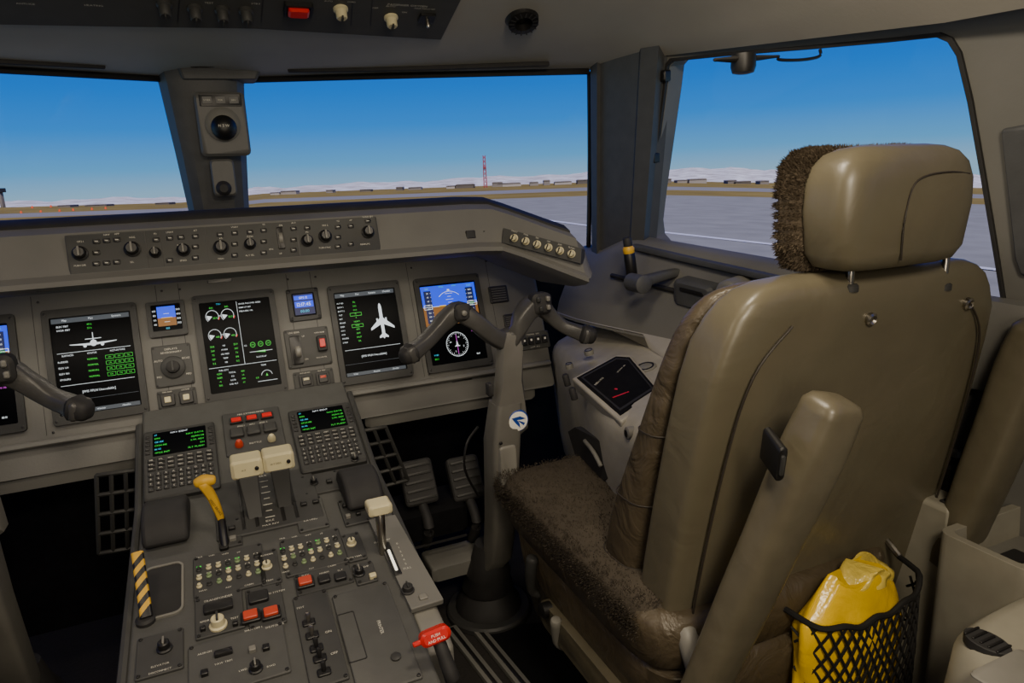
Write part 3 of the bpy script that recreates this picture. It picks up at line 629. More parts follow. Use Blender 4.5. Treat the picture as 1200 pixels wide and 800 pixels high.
for sg,(x0,x1) in ((0,(PX0+.01,PX0+.09)),(1,(PX1-.085,PX1-.01))):
    yc=1.39 if sg==0 else 1.36; ar=[]
    for i in range(13):
        t=math.pi*i/12; ar.append((yc+.075*math.cos(t),-.635+.055*math.sin(t)))
    part(q,'arc_shield',G().prism(Fr(W(x0,0,0),(0,1,0),(0,0,1)),ar,0,x1-x0),m_dark,bev=.008)
for (hx,hy,sx,sy) in ((289,546,300,606),(326,538,334,592)):
    F1=FY(1.39); o=top('thrust_lever',PB.hit(sx,sy),'thrust lever with cream block handle and grey stem','lever','engine thrust levers')
    a,b=F1.L(hx,hy); c,d=PB.L(sx,sy)
    part(o,'handle',G().box(F1,a,b,.060,.038,-.028,.02,.007,.005,5),m_cream)
    ft=F1.sub(a,b,.02); part(o,'toga_button',G().lathe(ft,.018,0,[(.004,0),(.004,.003),(.003,.004)],12),m_black)
    flatpart(o,'lettering',G().text(ft,'A/T DISC' if hx>300 else 'A/T',-.006,.0,.0035,.0008),m_bezel)
    base=PB.w(c,d,0); top_=F1.w(a,b-.015,-.005); loops=[]
    for t,w,dd in ((0,.018,.026),(.25,.017,.022),(.8,.014,.016),(1,.014,.02)):
        p=top_.lerp(base-V((0,0,.01)),t); loops.append([p+V((-w,-dd,0)),p+V((w,-dd,0)),p+V((w,dd,0)),p+V((-w,dd,0))])
    part(o,'stem',G().loft(loops),m_bezel,bev=.002)
F2=FY(1.33); o=top('speed_brake_lever',PB.hit(262,640),'yellow speed brake lever with black stem','lever')
part(o,'stem',G().tube([PB.hit(264,642),F2.hit(259,606)],[.008,.007],10,2),m_black)
part(o,'handle',G().tube([F2.hit(260,610),F2.hit(250,585),F2.hit(238,566)],[.009,.012,.014],14,4,.7,e=3.5),m_yel)
part(o,'grip_cap',G().tube([F2.hit(230,566),F2.hit(239,563),F2.hit(250,562)],[.010,.013,.010],14,4,.8,e=3),m_yel)
flatpart(o,'lettering',G().text(Fr(F2.hit(253,591)+V((0,-.014,.002)),F2.u*.4-F2.v*.9,F2.u*.9+F2.v*.4),'SPEED BRAKE',0,0,.0045,.003),m_dark)
part(o,'track',G().box(PB,*PB.L(262,632),.016,.07,.0,.007,.004,.001),m_black)
F3=FY(1.16); o=top('flap_lever',PB.hit(449,646),'cream topped flap selector lever with grey stem','lever')
a,b=F3.L(444,594); part(o,'handle',G().box(F3,a,b,.044,.022,-.018,.018,.006,.005),m_cream)
part(o,'stem',G().tube([F3.hit(445,602),F3.hit(449,648)],[.009,.007],10,2),m_metal)
a,b,w,h=wpx(PB,452,610,480,722); fp=top('flap_control_unit',PB.w(a,b),'grey flap selector panel with lit white slot','control panel')
part(fp,'panel_plate',G().slab(PB,[PB.L(*p) for p in [(432,612),(463,606),(520,706),(482,718)]],[],-.003,.008),m_lining,bev=.002)
pt=PB.sub(0,0,.008); a,b=pt.L(459,654); part(fp,'slot',G().box(pt,a,b,.014,.095,0,.0012,.003,.0004),m_black); part(fp,'lit_gate',G().box(pt,a,b-.006,.005,.06,.0012,.0018,.002,.0002),e_lit)
g=G()
for i,t in enumerate(['0','1','2','3','4','5','FULL']): g.text(pt,t,a+.02,b+.036-.012*i,.005,.0006)
g.text(pt,'SLAT/FLAP',a-.004,b+.054,.0045,.0006); flatpart(fp,'lettering',g,m_ltxt)
a,b=pt.L(478,692); knob(fp,pt,a,b,.010,.012,m_dark); a,b=pt.L(496,700); part(fp,'button',G().box(pt,a,b,.014,.012,0,.004,.002,.001),m_lgt)
o=top('parking_brake_handle',PB.hit(170,728),'black and yellow striped parking brake handle','handle')
p0,p1=PB.hit(172,724,.008),PB.hit(161,648,.065); n=10; ax=(p1-p0).normalized(); sx_=V((1,0,0)); sx_=(sx_-ax*sx_.dot(ax)).normalized(); sy_=ax.cross(sx_)
for i in range(n):
    def slant(t,end):
        k=0 if end else 1
        return [p0.lerp(p1,t)+sx_*(.0095*sgp(math.cos(q),4))+sy_*(.007*sgp(math.sin(q),4))+ax*(k*.009*sgp(math.cos(q),4)) for q in [2*math.pi*j/20 for j in range(20)]]
    part(o,'stripe_band',G().loft([slant(i/n,i==0),slant((i+1)/n,i==n-1)]),m_yel if i%2 else m_black)
part(o,'collar',G().lathe(Fr(PB.w(*PB.L(171,728)),PB.u,PB.v),0,0,[(.015,0),(.015,.006),(.011,.01)],18),m_dark)
a,b=PB.L(191,692); tr=top('recessed_tray',PB.w(a,b),'recessed grey oblong tray in pedestal','tray')
part(tr,'rim',G().slab(PB,rr(a,b,.066,.135,.016,6),[rr(a,b,.058,.126,.012,6)[::-1]],-.002,.004),m_lgt,bev=.0015)
part(tr,'well',G().prism(PB,rr(a,b,.06,.128,.013,6),.0,.002),m_dark)
def module(name,lab,pts,items,txt=(),m=m_pedk,cat='control panel'):
    L=[PB.L(*p) for p in pts]; c=cen(L)
    o=top(name,PB.w(c[0],c[1]),lab,cat)
    a0=sum(sorted(p[0] for p in L)[:2])/2; a1=sum(sorted(p[0] for p in L)[2:])/2; b0=sum(sorted(p[1] for p in L)[:2])/2; b1=sum(sorted(p[1] for p in L)[2:])/2
    part(o,'panel_plate',G().box(PB,(a0+a1)/2,(b0+b1)/2,a1-a0,b1-b0,-.003,.005,.003,.0012),m); ft=PB.sub(0,0,.005)
    for i in (a0+.005,a1-.005):
        for j in (b0+.005,b1-.005): part(o,'screw',G().lathe(ft,i,j,[(.003,0),(.003,.0015),(.002,.002)],8),m_black)
    for it in items:
        k,x,y=it[:3]; a,b=ft.L(x,y)
        if k=='k': knob(o,ft,a,b,it[3],it[3]*1.5,it[4] if len(it)>4 else None)
        if k=='b': btn(o,ft,a,b,it[3],it[4],it[5],.007)
        if k=='g':
            part(o,'button_guard',G().box(ft,a,b,.03,.026,0,.006,.003,.001),m_black); part(o,'button',G().box(ft,a,b,.022,.018,.006,.011,.002,.001),it[3])
    g=G()
    for t,x,y,h in txt: a,b=ft.L(x,y); g.text(ft,t,a,b,h,.0007)
    flatpart(o,'lettering',g,m_ltxt); return o,ft
m_grn=mat('faded_green_cap',S(120,140,100),.4)
def audio(name,lab,pts,cxp,cyp):
    o,ft=module(name,lab,pts,[],[('MKR',cxp-34,cyp-17,.0036),('VHF1',cxp-20,cyp-19,.0036),('VHF2',cxp-4,cyp-21,.0036),('HF',cxp+12,cyp-23,.0036),('NAV1',cxp-30,cyp+22,.0036),('ADF',cxp,cyp+18,.0036),('CABIN',cxp+24,cyp+15,.0036)])
    a,b=ft.L(cxp,cyp)
    for r in range(3):
        for c in range(7):
            A=a-.048+.016*c; Bq=b+.024-r*.022
            part(o,'volume_knob' if r<2 else 'button',G().lathe(ft,A,Bq,[(.0048,0),(.0048,.002),(.0034,.003),(.003,.0065),(.002,.007)],10),m_bezel if (r+c)%3==0 else (m_cream if (r*7+c)%4 else m_grn))
            if r<2: part(o,'lamp',G().box(ft,A,Bq+.009,.008,.0022,0,.001,.0006,.0002),e_g if (r+c)%4==0 else m_ltxt)
audio('audio_control_panel','audio panel with rows of small cream knobs',[(226,652),(308,642),(314,690),(228,700)],268,670)
audio('audio_control_panel','audio panel with rows of small cream knobs',[(328,632),(398,624),(410,664),(334,674)],365,648)
module('selector_module','narrow module with cream topped trim knob',[(302,648),(325,645),(330,684),(306,688)],[('k',313,664,.008,m_cream)],[('RUDDER',313,650,.004),('TRIM',316,680,.004)])
module('selector_module','narrow module with cream topped trim knob',[(400,628),(420,626),(432,656),(408,660)],[('k',412,637,.008,m_cream)],[('PITCH TRIM',414,653,.004)])
module('guarded_switch_module','module with one red and three dark guarded buttons',[(342,674),(408,664),(418,686),(350,696)],[('g',358,684,m_orange),('b',380,680,.02,.018,m_black),('b',399,677,.02,.018,m_black)],[('ELEV',358,674,.004),('NORM',380,671,.004),('FLT',399,668,.004)])
module('selector_module','small module with black rotary knob',[(410,664),(434,660),(446,682),(420,686)],[('k',421,672,.009),('b',437,676,.012,.01,m_cream)],[('TEMP',428,664,.004)])
module('radio_display_module','module with dark readout, buttons and cream knob',[(228,702),(284,694),(288,740),(230,748)],[('b',256,712,.045,.022,m_black),('k',256,733,.012,m_cream),('b',238,738,.008,.008,m_black),('b',276,732,.008,.008,m_black)],[('TRANSPONDER',256,701,.0045),('XPDR',240,728,.004),('TEST',275,724,.004)])
module('guarded_switch_module','module with dark screen and two red guarded buttons',[(288,692),(330,686),(336,732),(292,740)],[('b',303,701,.032,.026,m_black),('g',294,724,m_orange),('g',318,720,m_orange)],[('SHUTOFF 1',297,737,.004),('SHUTOFF 2',322,733,.004),('HYD SYSTEM',322,694,.004)])
module('trim_knob_module','module with black rotary knob',[(162,748),(215,740),(216,788),(158,796)],[('k',193,760,.010)],[('ELEVATOR',188,779,.0035),('DISCONNECT',188,786,.0035)])
module('alternate_trim_module','grey module with small slider and keys',[(222,752),(332,738),(344,798),(220,815)],[('b',240,790,.01,.01,m_black),('b',262,766,.026,.010,m_black),('b',296,762,.010,.010,m_lgt),('b',312,760,.010,.010,m_black),('k',300,784,.009)],[('AILERON',240,765,.0035),('YAW TRIM',262,776,.0035),('LWD',285,785,.0035),('RWD',318,780,.0035)],m_ped)
o,ft=module('printer_door','flat grey printer door with oblong slot outline',[(388,698),(452,686),(500,800),(420,815)],[],[],m_ped,'door')
a,b=ft.L(412,745); part(o,'paper_slot',G().slab(ft,rr(a,b,.028,.105,.003),[rr(a,b,.025,.102,.003)[::-1]],0,.001),m_dark)
part(o,'latch',G().lathe(ft,*ft.L(464,770),[(.008,0),(.008,.003),(.006,.004)],16),m_bezel)
fr2=Fr(ft.w(*ft.L(446,735)),-ft.v,ft.u); flatpart(o,'lettering',G().text(fr2,'PRINTER',0,0,.0055,.0008),m_ltxt)
o,ft=module('toggle_module','strip with column of black toggle switches',[(344,700),(384,694),(410,800),(362,808)],[],[('TEST',352,712,.004),('ON',385,740,.0045),('OFF',392,765,.0045)],m_pedk)
for x,y in [(362,730),(366,745),(371,760),(375,772),(380,788)]:
    a,b=ft.L(x,y); t=part(o,'switch_base',G().box(ft,a,b,.02,.014,0,.004,.003,.001),m_black); part(t,'toggle',G().tube([ft.w(a,b,.003),ft.w(a,b+.006,.016)],[.003,.004],8,2),m_metal if y<750 else m_black)
module('engine_control_module','small grey module with labelled plates',[(342,590),(375,583),(388,618),(352,625)],[('b',356,592,.012,.010,m_black),('b',370,589,.012,.010,m_black)],[('THRUST',362,602,.005),('RATING',364,609,.005)],m_ped)
module('selector_module','small module with knob and switch',[(352,560),(395,553),(402,575),(356,582)],[('k',368,566,.008),('b',386,565,.012,.01,m_black)],[])
module('go_around_module','small strip with labelled keys beside throttles',[(262,612),(282,609),(284,640),(262,643)],[('b',272,620,.012,.010,m_black),('b',273,632,.012,.010,m_lgt)],[])
module('key_row_module','narrow strip with row of small black keys',[(396,588),(424,584),(436,612),(404,618)],[('b',404,594,.009,.008,m_black),('b',414,592,.009,.008,m_black),('b',408,606,.009,.008,m_lgt),('b',420,603,.009,.008,m_black)],[])
# red emergency handle on grey mount at pedestal side
Fe=FY(.885); o=top('emergency_release_handle',Fe.hit(500,760),'red push and pull handle on a grey mount','handle')
part(o,'mount',G().prism(Fr(W(.228,1.025,pz(1.0)-.12),(0,1,0),(0,0,1)),[(-.10,-.1),(.0,-.1),(.0,.118),(-.05,.11),(-.10,.09)],0,.045,.006),m_lgt,bev=.006)
f=Fr(Fe.hit(510,745),(1,0,.12),(0,.35,.94))
part(o,'handle',G().prism(f,rr(0,0,.048,.022,.0105,8),-.012,.008,.004),m_red,ang=30)
part(o,'lever_pin',G().tube([f.w(-.034,.0,0),f.w(-.02,.0,0)],.004,8,2),m_red)
flatpart(o,'lettering',G().text(f,'PUSH',0,.0035,.0042,.0084).text(f,'AND PULL',0,-.0035,.0042,.0084),m_white)
part(o,'base_block',G().tube([f.w(.004,-.014,-.004),f.w(.008,-.07,0)],[.010,.012],10,3),m_dark)
def grid(name,pts,nx,ny,fr):
    P=[fr.hit(*p) for p in pts]; o=top(name,(P[2]+P[3])/2,'black metal lattice foot rest frame','foot rest',group='foot rest lattices')
    for i in range(nx+1): part(o,'upright_bar',G().tube([P[0].lerp(P[1],i/nx),P[3].lerp(P[2],i/nx)],.005,6,1),m_bezel)
    for j in range(ny+1): part(o,'cross_bar',G().tube([P[0].lerp(P[3],j/ny),P[1].lerp(P[2],j/ny)],.005,6,1),m_bezel)
grid('lattice_frame',[(113,557),(164,550),(166,640),(116,648)],3,4,FY(1.62))
grid('lattice_frame',[(424,505),(452,500),(478,562),(448,570)],2,4,FY(1.6))
for i,(px,py) in enumerate([(490,545),(545,540)]):
    Fp=Fr(FY(1.66).hit(px,py+20),(1,0,0),(0,.5,.87)); o=top('rudder_pedal',Fp.w(0,-.08),'black ribbed rudder pedal in the footwell','pedal','rudder pedals')
    part(o,'tread',G().box(Fp,0,0,.09,.12,-.01,.012,.012,.004),m_dark)
    for k in range(5): part(o,'rib',G().box(Fp,0,-.044+.022*k,.075,.006,.012,.017,.002,.001),m_bezel)
    part(o,'arm',G().tube([Fp.w(0,-.05,-.01),Fp.w(0,-.12,.02),Fp.w(0,-.16,-.06)],.014,10,4),m_dark)
o=top('floor_cross_beam',FY(1.55).hit(535,680),'grey floor beam below the pedals','beam')
part(o,'beam',G().box(FY(1.6),FY(1.6).L(538,655)[0],FY(1.6).L(538,655)[1],.18,.04,-.05,.05,.008,.006),m_lining)
o=top('pedal_cover_box',FY(1.62).hit(510,640),'black cover box ahead of the control column','box')
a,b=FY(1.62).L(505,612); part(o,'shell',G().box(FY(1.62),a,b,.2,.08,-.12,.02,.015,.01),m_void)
a,b=FY(1.62).L(505,632);part(o,'edge_strip',G().box(FY(1.62),a,b,.19,.006,.02,.024,.002,.001),m_dark)
FF=FZ(-1.148)
for pts in ([(528,738),(600,830)],[(556,735),(650,850)]):
    p,q=FF.hit(*pts[0]),FF.hit(*pts[1]); o=top('seat_rail',p,'metal floor track for seat travel','rail','seat floor rails')
    d=(q-p).normalized(); fr=Fr(p,d,V((0,0,1)).cross(d)); L_=(q-p).length
    part(o,'track',G().box(fr,L_/2,0,L_,.03,0,.012,.003,.002),m_lining); part(o,'groove',G().box(fr,L_/2,0,L_*.96,.01,.012,.0125,.002,.0002),m_black)
o=top('floor_mat',FF.hit(590,770),'black ribbed rubber floor mat','mat')
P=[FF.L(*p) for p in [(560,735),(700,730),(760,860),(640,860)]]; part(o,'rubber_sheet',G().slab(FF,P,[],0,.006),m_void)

# ================================================================ YOKES
def yoke(dx):
    Fk=FY(1.42)
    def T(px,py,c=0): return Fk.hit(px,py,c)+V((dx,0,0))
    base=V((.565+dx,1.56,CH-1.13)); o=top('control_yoke',base,'grey ram-horn control yoke on a column','control yoke','pilot control yokes')
    loops=[]
    for (p,w,d) in ((V((.565+dx,1.535,CH-1.0)),.028,.03),(T(583,650,-.07),.030,.034),(T(586,610,-.04),.032,.038),(T(587,570,-.02),.033,.040),(T(588,515,0),.036,.040),(T(592,470,0),.032,.034)):
        loops.append([p+V((w*sgp(math.cos(t),6),d*sgp(math.sin(t),6),0)) for t in [2*math.pi*i/28 for i in range(28)]])
    part(o,'column',G().loft(loops),m_col,ang=40)
    part(o,'column_side_cover',G().prism(Fr(T(588,545,.0),(1,0,0),(0,0,1)),rr(0,0,.042,.13,.008),.02,.046,.003),m_lgt)
    for k in (-1,1): part(o,'column_screw',G().lathe(Fr(T(588,545,.046),(1,0,0),(0,0,1)),0,k*.055,[(.004,0),(.004,.002),(.002,.003)],10),m_black)
    part(o,'rubber_boot',G().loft([[base+V((r*math.cos(t),r*math.sin(t)-y,z)) for t in [2*math.pi*i/24 for i in range(24)]] for r,y,z in ((.09,0,0),(.085,0,0.02),(.065,.0,.05),(.07,.0,.06),(.058,.01,.1),(.062,.01,.11),(.048,.02,.15),(.036,.025,.2))]),m_dark)
    part(o,'base_plate',G().lathe(Fr(base-V((0,0,.018)),(1,0,0),(0,1,0)),0,0,[(.115,0),(.115,.012),(.11,.018)],32),m_bezel)
    FK=Fr(Fk.w(dx,0),(1,0,0),(0,0,1))
    pl=[Fk.L(*p) for p in [(580,502),(577,480),(582,440),(584,400),(588,388),(603,386),(608,400),(608,440),(612,475),(614,498),(604,507),(588,507)]]
    part(o,'arm_plate',G().prism(FK,pl,-.01,.028,.006),m_col)
    a,b=Fk.L(600,488); part(o,'hub_rim',G().lathe(FK,a,b,[(.027,.028),(.027,.034),(.025,.036)],32),m_blue,label='blue rim of round emblem cap')
    part(o,'hub_disc',G().lathe(FK,a,b,[(.0235,.036),(.0235,.0372),(.022,.0375)],32),m_white,label='white disc of round emblem cap')
    fe=FK.sub(a,b,.0376); e=G()
    e.poly(fe,[(.019,.004),(.004,.012),(-.017,.010),(-.004,.004),(.006,.003)],.0004).poly(fe,[(-.017,.010),(-.008,-.003),(.004,-.017),(.002,-.004),(-.004,.004)],.00045).poly(fe,[(.013,-.012),(.016,-.006),(.004,.0),(-.003,.003)],.0005)
    part(o,'emblem',e,m_blue)
    part(o,'crossbar',G().tube([T(586,402),T(597,396),T(606,394)],[.026,.028,.026],16,4,.85,e=3.5),m_yoke)
    part(o,'horn',G().tube([T(594,402,.0),T(575,392,.01),T(555,375,.01),T(538,365,.0),T(524,373,.0),T(512,386,.01),T(497,402,.025),T(478,416,.04)],[.024,.022,.023,.025,.021,.017,.017,.021],16,4,.88,e=5),m_yoke,ang=40)
    part(o,'horn',G().tube([T(600,402,.0),T(607,385,.01),T(615,368,.01),T(628,357,.0),T(645,370,.0),T(660,382,.01),T(675,388,.025),T(690,393,.045)],[.024,.022,.023,.027,.020,.017,.018,.022],16,4,.88,e=5),m_yoke,ang=40)
    part(o,'grip_tip',G().tube([T(474,419,.045),T(483,413,.036)],[.016,.022],14,2,e=3),m_dark)
    part(o,'grip_tip',G().tube([T(684,391,.038),T(695,394,.05)],[.023,.018],14,2,e=3),m_dark)
    hf=FK.sub(*Fk.L(629,354),.024)
    part(o,'switch_cluster',G().prism(hf,rr(0,0,.050,.050,.014),-.02,.008,.005),m_dark)
    for i,(x,y) in enumerate([(-.012,.012),(.012,.012),(-.006,-.010),(.013,-.008)]): part(o,'trim_switch',G().box(hf,x,y,.009,.012,.007,.016,.003,.002),m_lgt if i%2 else m_bezel)
    hf=FK.sub(*Fk.L(538,364),.022)
    part(o,'switch_cluster',G().prism(hf,rr(0,0,.038,.038,.012),-.01,.008,.004),m_dark); part(o,'trim_switch',G().lathe(hf,0,0,[(.006,.007),(.006,.014),(.003,.016)],12),m_lgt)
    part(o,'clip_label',G().box(FK,*Fk.L(572,455),.012,.03,0,.02,.003,.002),m_dark)
    part(o,'cable',G().tube([T(560,500,.0),T(547,520,.02),T(545,550,.02),T(560,580,.0)],.003,8,6),m_black)
    return o
yoke(0)
yoke(-1.04)

# ================================================================ SIDE CONSOLE
def edge(y):
    T=[(1.9,.93),(1.66,.86),(1.4,.775),(1.25,.735),(1.15,.71),(.9,.70),(.5,.74),(-1,.8)]
    for (y0,x0),(y1,x1) in zip(T,T[1:]):
        if y<=y0 and y>=y1: return x0+(x1-x0)*(y0-y)/(y0-y1)
    return T[0][1] if y>1.9 else T[-1][1]
sc_=top('side_console',W(.95,1.2,-1.15),'grey sculpted side console beneath the side window','console')
upl,mid,low=[],[],[]
for y in (1.78,1.66,1.55,1.4,1.25,1.15,1.0,.9,.82,.7,.5,.2):
    e=edge(y); xs=1.055+(1.507-y)*.207; zs=-.165-(1.5-y)*.085
    if y>1.6: zs=-.2; xs=1.03
    if y>.88: upl.append([W(xs,y,zs-.02),W(xs,y,zs),W(xs-.035,y,zs-.005),W(xs-.05,y,zs-.02),W(xs-.06,y,zs-.05),W(xs-.11,y,-.36),W(xs-.12,y,-.40)])
    else: upl.append([W(xs,y,zs-.02),W(xs,y,zs),W(xs-.018,y,zs-.005),W(xs-.022,y,zs-.02),W(xs-.022,y,zs-.05),W(xs-.012,y,-.36),W(xs-.0,y,-.40)])
    if y>=1.0:
        mid.append([W(xs-.05,y,-.33),W(xs-.09,y,-.372),W(xs-.12,y,-.392),W(e+.2,y,-.43),W(e+.16,y,-.437),W(e+.045,y,-.470),W(e+.02,y,-.480),W(e+.005,y,-.494),W(e-.002,y,-.512),W(e-.004,y,-.535),W(e+.0,y,-.62),W(e+.015,y,-.76),W(e+.03,y,-.84),W(e+.05,y,-.86)])
        low.append([W(e+.03,y,-.84),W(e+.06,y,-.87),W(e+.08,y,-1.15)])
part(sc_,'sill_lining',G().loft(upl,False,False),m_lining,ang=50)
part(sc_,'console_body',G().loft(mid,False,False),m_console,ang=60)
part(sc_,'lower_skirt',G().loft(low,False,False),m_dark,ang=40)
def sp(y,dx,z): return W(1.055+(1.507-y)*.207+dx,y,z-(1.5-y)*.085)
part(sc_,'sill_rail',G().tube([sp(1.5,-.055,-.185),sp(1.3,-.06,-.19),sp(1.0,-.065,-.195)],.012,12,5,.7,e=3),m_pillar)
part(sc_,'lower_rail',G().tube([sp(1.55,-.085,-.265),sp(1.3,-.085,-.265),sp(1.0,-.085,-.265)],.006,10,5),m_dark)
quad=[CS.L(*p) for p in [(676,443),(722,418),(738,419),(771,458),(727,487)]]
cp=top('oxygen_mask_panel',CS.hit(722,452),'black recessed panel with red marking on console','control panel')
part(cp,'surround',G().slab(CS,[((p[0]-cen(quad)[0])*1.14+cen(quad)[0],(p[1]-cen(quad)[1])*1.14+cen(quad)[1]) for p in quad],[],-.03,.0),m_console,bev=.006)
part(cp,'panel_plate',G().slab(CS,quad,[],-.01,.0015),m_void)
ct=CS.sub(0,0,.0016); c=cen(quad)
part(cp,'lid_frame',G().slab(ct,[((p[0]-c[0])*.9+c[0],(p[1]-c[1])*.9+c[1]) for p in quad],[[((p[0]-c[0])*.84+c[0],(p[1]-c[1])*.84+c[1]) for p in quad][::-1]],0,.001),m_dark)
a,b=ct.L(718,466); a2,b2=ct.L(737,459); part(cp,'red_marking',G().line(ct,(a,b),(a2,b2),.004,.0008),m_red)
a,b=ct.L(722,456); part(cp,'red_marking',G().poly(ct,circ(a,b,.005,12,.003),.0008),m_red)
flatpart(cp,'lettering',G().text(ct.sub(*ct.L(702,447)).rot(-1.2),'OXYGEN',0,0,.006,.0009).text(ct.sub(*ct.L(728,432)).rot(-1.2),'TEST AND RESET',0,0,.0035,.0009),m_ltxt)
for x,y,r in [(757,431,.020),(690,412,.010),(667,428,.008),(785,455,.016)]:
    a,b=CS.L(x,y,-.008); o=top('cup_recess',CS.w(a,b),'round black recess in the console top','recess'); part(o,'outer_ring',G().lathe(CS,a,b,[(r*1.25,-.015),(r*1.25,-.005),(r*1.1,-.003)],24),m_lgt); part(o,'rim',G().lathe(CS,a,b,[(r,-.015),(r,-.002),(r*.8,-.002),(r*.75,-.008)],24),m_black)
for x,y in [(664,446),(672,462)]:
    a,b=CS.L(x,y,-.008); o=top('console_knob',CS.w(a,b),'small dark knob on console edge','knob'); part(o,'knob_body',G().lathe(CS,a,b,[(.008,-.02),(.008,.006),(.006,.009)],16),m_dark)
FC=Fr(W(edge(1.3)-.004,1.3,-.55),(edge(1.0)-edge(1.3),-.3,0),(0,0,1))
for x,y,r in [(723,505,.013),(739,507,.013),(697,570,.022)]:
    p=FC.L(x,y); o=top('headset_jack',FC.w(*p),'small round black jack socket on console side','socket','console jack sockets'); part(o,'ring',G().lathe(FC,p[0],p[1],[(r,-.01),(r,.008),(r*.7,.010)],20),m_lgt if r<.02 else m_black); part(o,'socket_hole',G().lathe(FC,p[0],p[1],[(r*.6,.0105),(r*.55,.011)],16),m_black)
p=FC.L(697,530); o=top('stowage_recess',FC.w(*p),'rounded dark stowage recess with coiled hose','recess')
part(o,'opening',G().prism(FC,[FC.L(*q) for q in [(668,505),(676,500),(700,512),(718,525),(716,560),(700,568),(680,545)]],-.01,.006,.001),m_dark)
part(o,'hose',G().tube([FC.w(*FC.L(690,516),.010),FC.w(*FC.L(702,528),.014),FC.w(*FC.L(709,545),.010)],.005,12,5),m_lining)
ft=Fr(CS.hit(792,490),CS.u,CS.v)
o=top('steering_tiller',ft.w(0,0),'grey steering tiller knob on the console','tiller')
part(o,'base',G().lathe(ft,0,0,[(.05,-.02),(.05,.006),(.04,.014)],28),m_lgt); part(o,'grip',G().tube([ft.w(-.03,0,.024),ft.w(0,0,.039),ft.w(.03,0,.024)],[.012,.016,.012],12,4),m_yoke)
SI=SD.sub(0,0,.115)
o=top('side_speaker',SI.hit(856,345),'round grey speaker pod on window sill','speaker'); a,b=SI.L(856,345)
part(o,'pod',G().lathe(SI,a,b,[(.034,-.05),(.034,.008),(.030,.014),(.023,.017)],28),m_lgt); part(o,'grille',G().lathe(SI,a,b,[(.021,.017),(.019,.019)],20),m_dark)
a,b=SI.L(812,347); o=top('sill_stowage_box',SI.w(a,b),'dark moulded stowage box under window','box'); part(o,'shell',G().box(SI,a,b,.12,.065,-.08,.006,.016,.008),m_pillar); part(o,'handle_slot',G().box(SI,a,b+.012,.07,.010,.006,.0075,.004,.0005),m_black)
a,b=SI.L(758,366); o=top('map_pocket',SI.w(a,b),'flat grey map pocket lid on the side lining','pocket'); part(o,'lid',G().box(SI,a,b,.12,.055,-.08,.0,.012,.003),m_lining); part(o,'pull_slot',G().box(SI,a,b+.012,.04,.008,.0,.0015,.003,.0004),m_black)

# ================================================================ SEAT
SX=.885
def sup(cx_,cy,z,w,t,n=44,e=3.2):
    return [W(cx_+w*sgp(math.cos(2*math.pi*i/n),e),cy+t*sgp(math.sin(2*math.pi*i/n),e),z) for i in range(n)]
seat=top('pilot_seat',W(SX,1.0,-1.15),'olive leather pilot seat with brown bolsters and sheepskin cover','seat')
def recl(z): return .80-.19*(z+.86)
sec=[(-1.0,.275,.045),(-.9,.292,.048),(-.75,.304,.05),(-.62,.307,.05),(-.5,.304,.05),(-.38,.298,.05),(-.29,.290,.05),(-.235,.279,.05),(-.20,.265,.048),(-.178,.248,.044),(-.163,.228,.036),(-.154,.204,.026),(-.149,.17,.012)]
part(seat,'back_shell',G().loft([sup(SX,recl(z)+.055,z,w,t,n=72,e=8 if z<-.2 else 6) for z,w,t in sec]),m_shell,ang=60)
f=Fr(W(SX,recl(-.55),-.55),(1,0,0),(0,-.19,1))
for sx in (-1,1):
    path=[(sx*.262,-.40,.004),(sx*.268,-.1,.003),(sx*.258,.15,.003),(sx*.235,.28,.002),(sx*.18,.345,-.001)]
    part(seat,'stitch_line',G().tube([f.w(a,b,c-.0008) for a,b,c in path],.0018,6,6),m_leathd)
secb=[(-.80,.275,.07),(-.7,.292,.084),(-.6,.296,.080),(-.5,.291,.066),(-.4,.283,.052),(-.3,.270,.044),(-.235,.258,.038),(-.19,.236,.032),(-.168,.208,.022),(-.158,.16,.010)]
part(seat,'back_cushion',G().loft([sup(SX-.014,recl(z)+.09+t,z,w,t,e=3.4) for z,w,t in secb]),m_leather,ang=80,sub=1)
for z,w,t in ((-.66,.294,.083),(-.53,.293,.071),(-.40,.283,.052)):
    L_=sup(SX-.014,recl(z)+.09+t,z,w+.001,t+.001,e=3.4); part(seat,'seam',G().tube(L_[10:34],.0013,6,1),m_leathd)
def fur(g,pts,n,ln,wd=.0018,jit=.9):
    for i in range(n):
        p,nn=random.choice(pts); p=p+V([random.uniform(-.005,.005) for _ in range(3)])
        d=(nn+V([random.uniform(-jit,jit) for _ in range(3)])).normalized(); s_=d.cross(V((random.random(),random.random(),random.random()))).normalized()*wd
        g.add([p-s_,p+s_,p+d*ln*random.uniform(.8,1.1)],[(0,1,2)])
PXc=.805
part(seat,'seat_pan',G().loft([sup(PXc,1.05,z,w,t,n=60,e=8) for z,w,t in ((-1.0,.21,.27),(-.98,.232,.29),(-.84,.252,.305),(-.78,.258,.31),(-.765,.24,.29))]),m_leather,ang=60)
part(seat,'seat_cushion',G().loft([sup(PXc,1.06,z,w,t,n=60,e=8) for z,w,t in ((-.775,.25,.295),(-.76,.27,.315),(-.70,.273,.318),(-.682,.266,.31),(-.674,.25,.295))]),m_leather,ang=70)
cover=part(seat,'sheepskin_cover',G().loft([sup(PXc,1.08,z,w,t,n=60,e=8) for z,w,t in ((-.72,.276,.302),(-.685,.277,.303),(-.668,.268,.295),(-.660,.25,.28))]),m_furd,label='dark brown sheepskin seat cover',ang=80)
pts=[]
for i in range(9000):
    a=random.uniform(-.27,.27); b=random.uniform(-.295,.295); pts.append((W(PXc+a,1.08+b,-.664),V((0,0,1))))
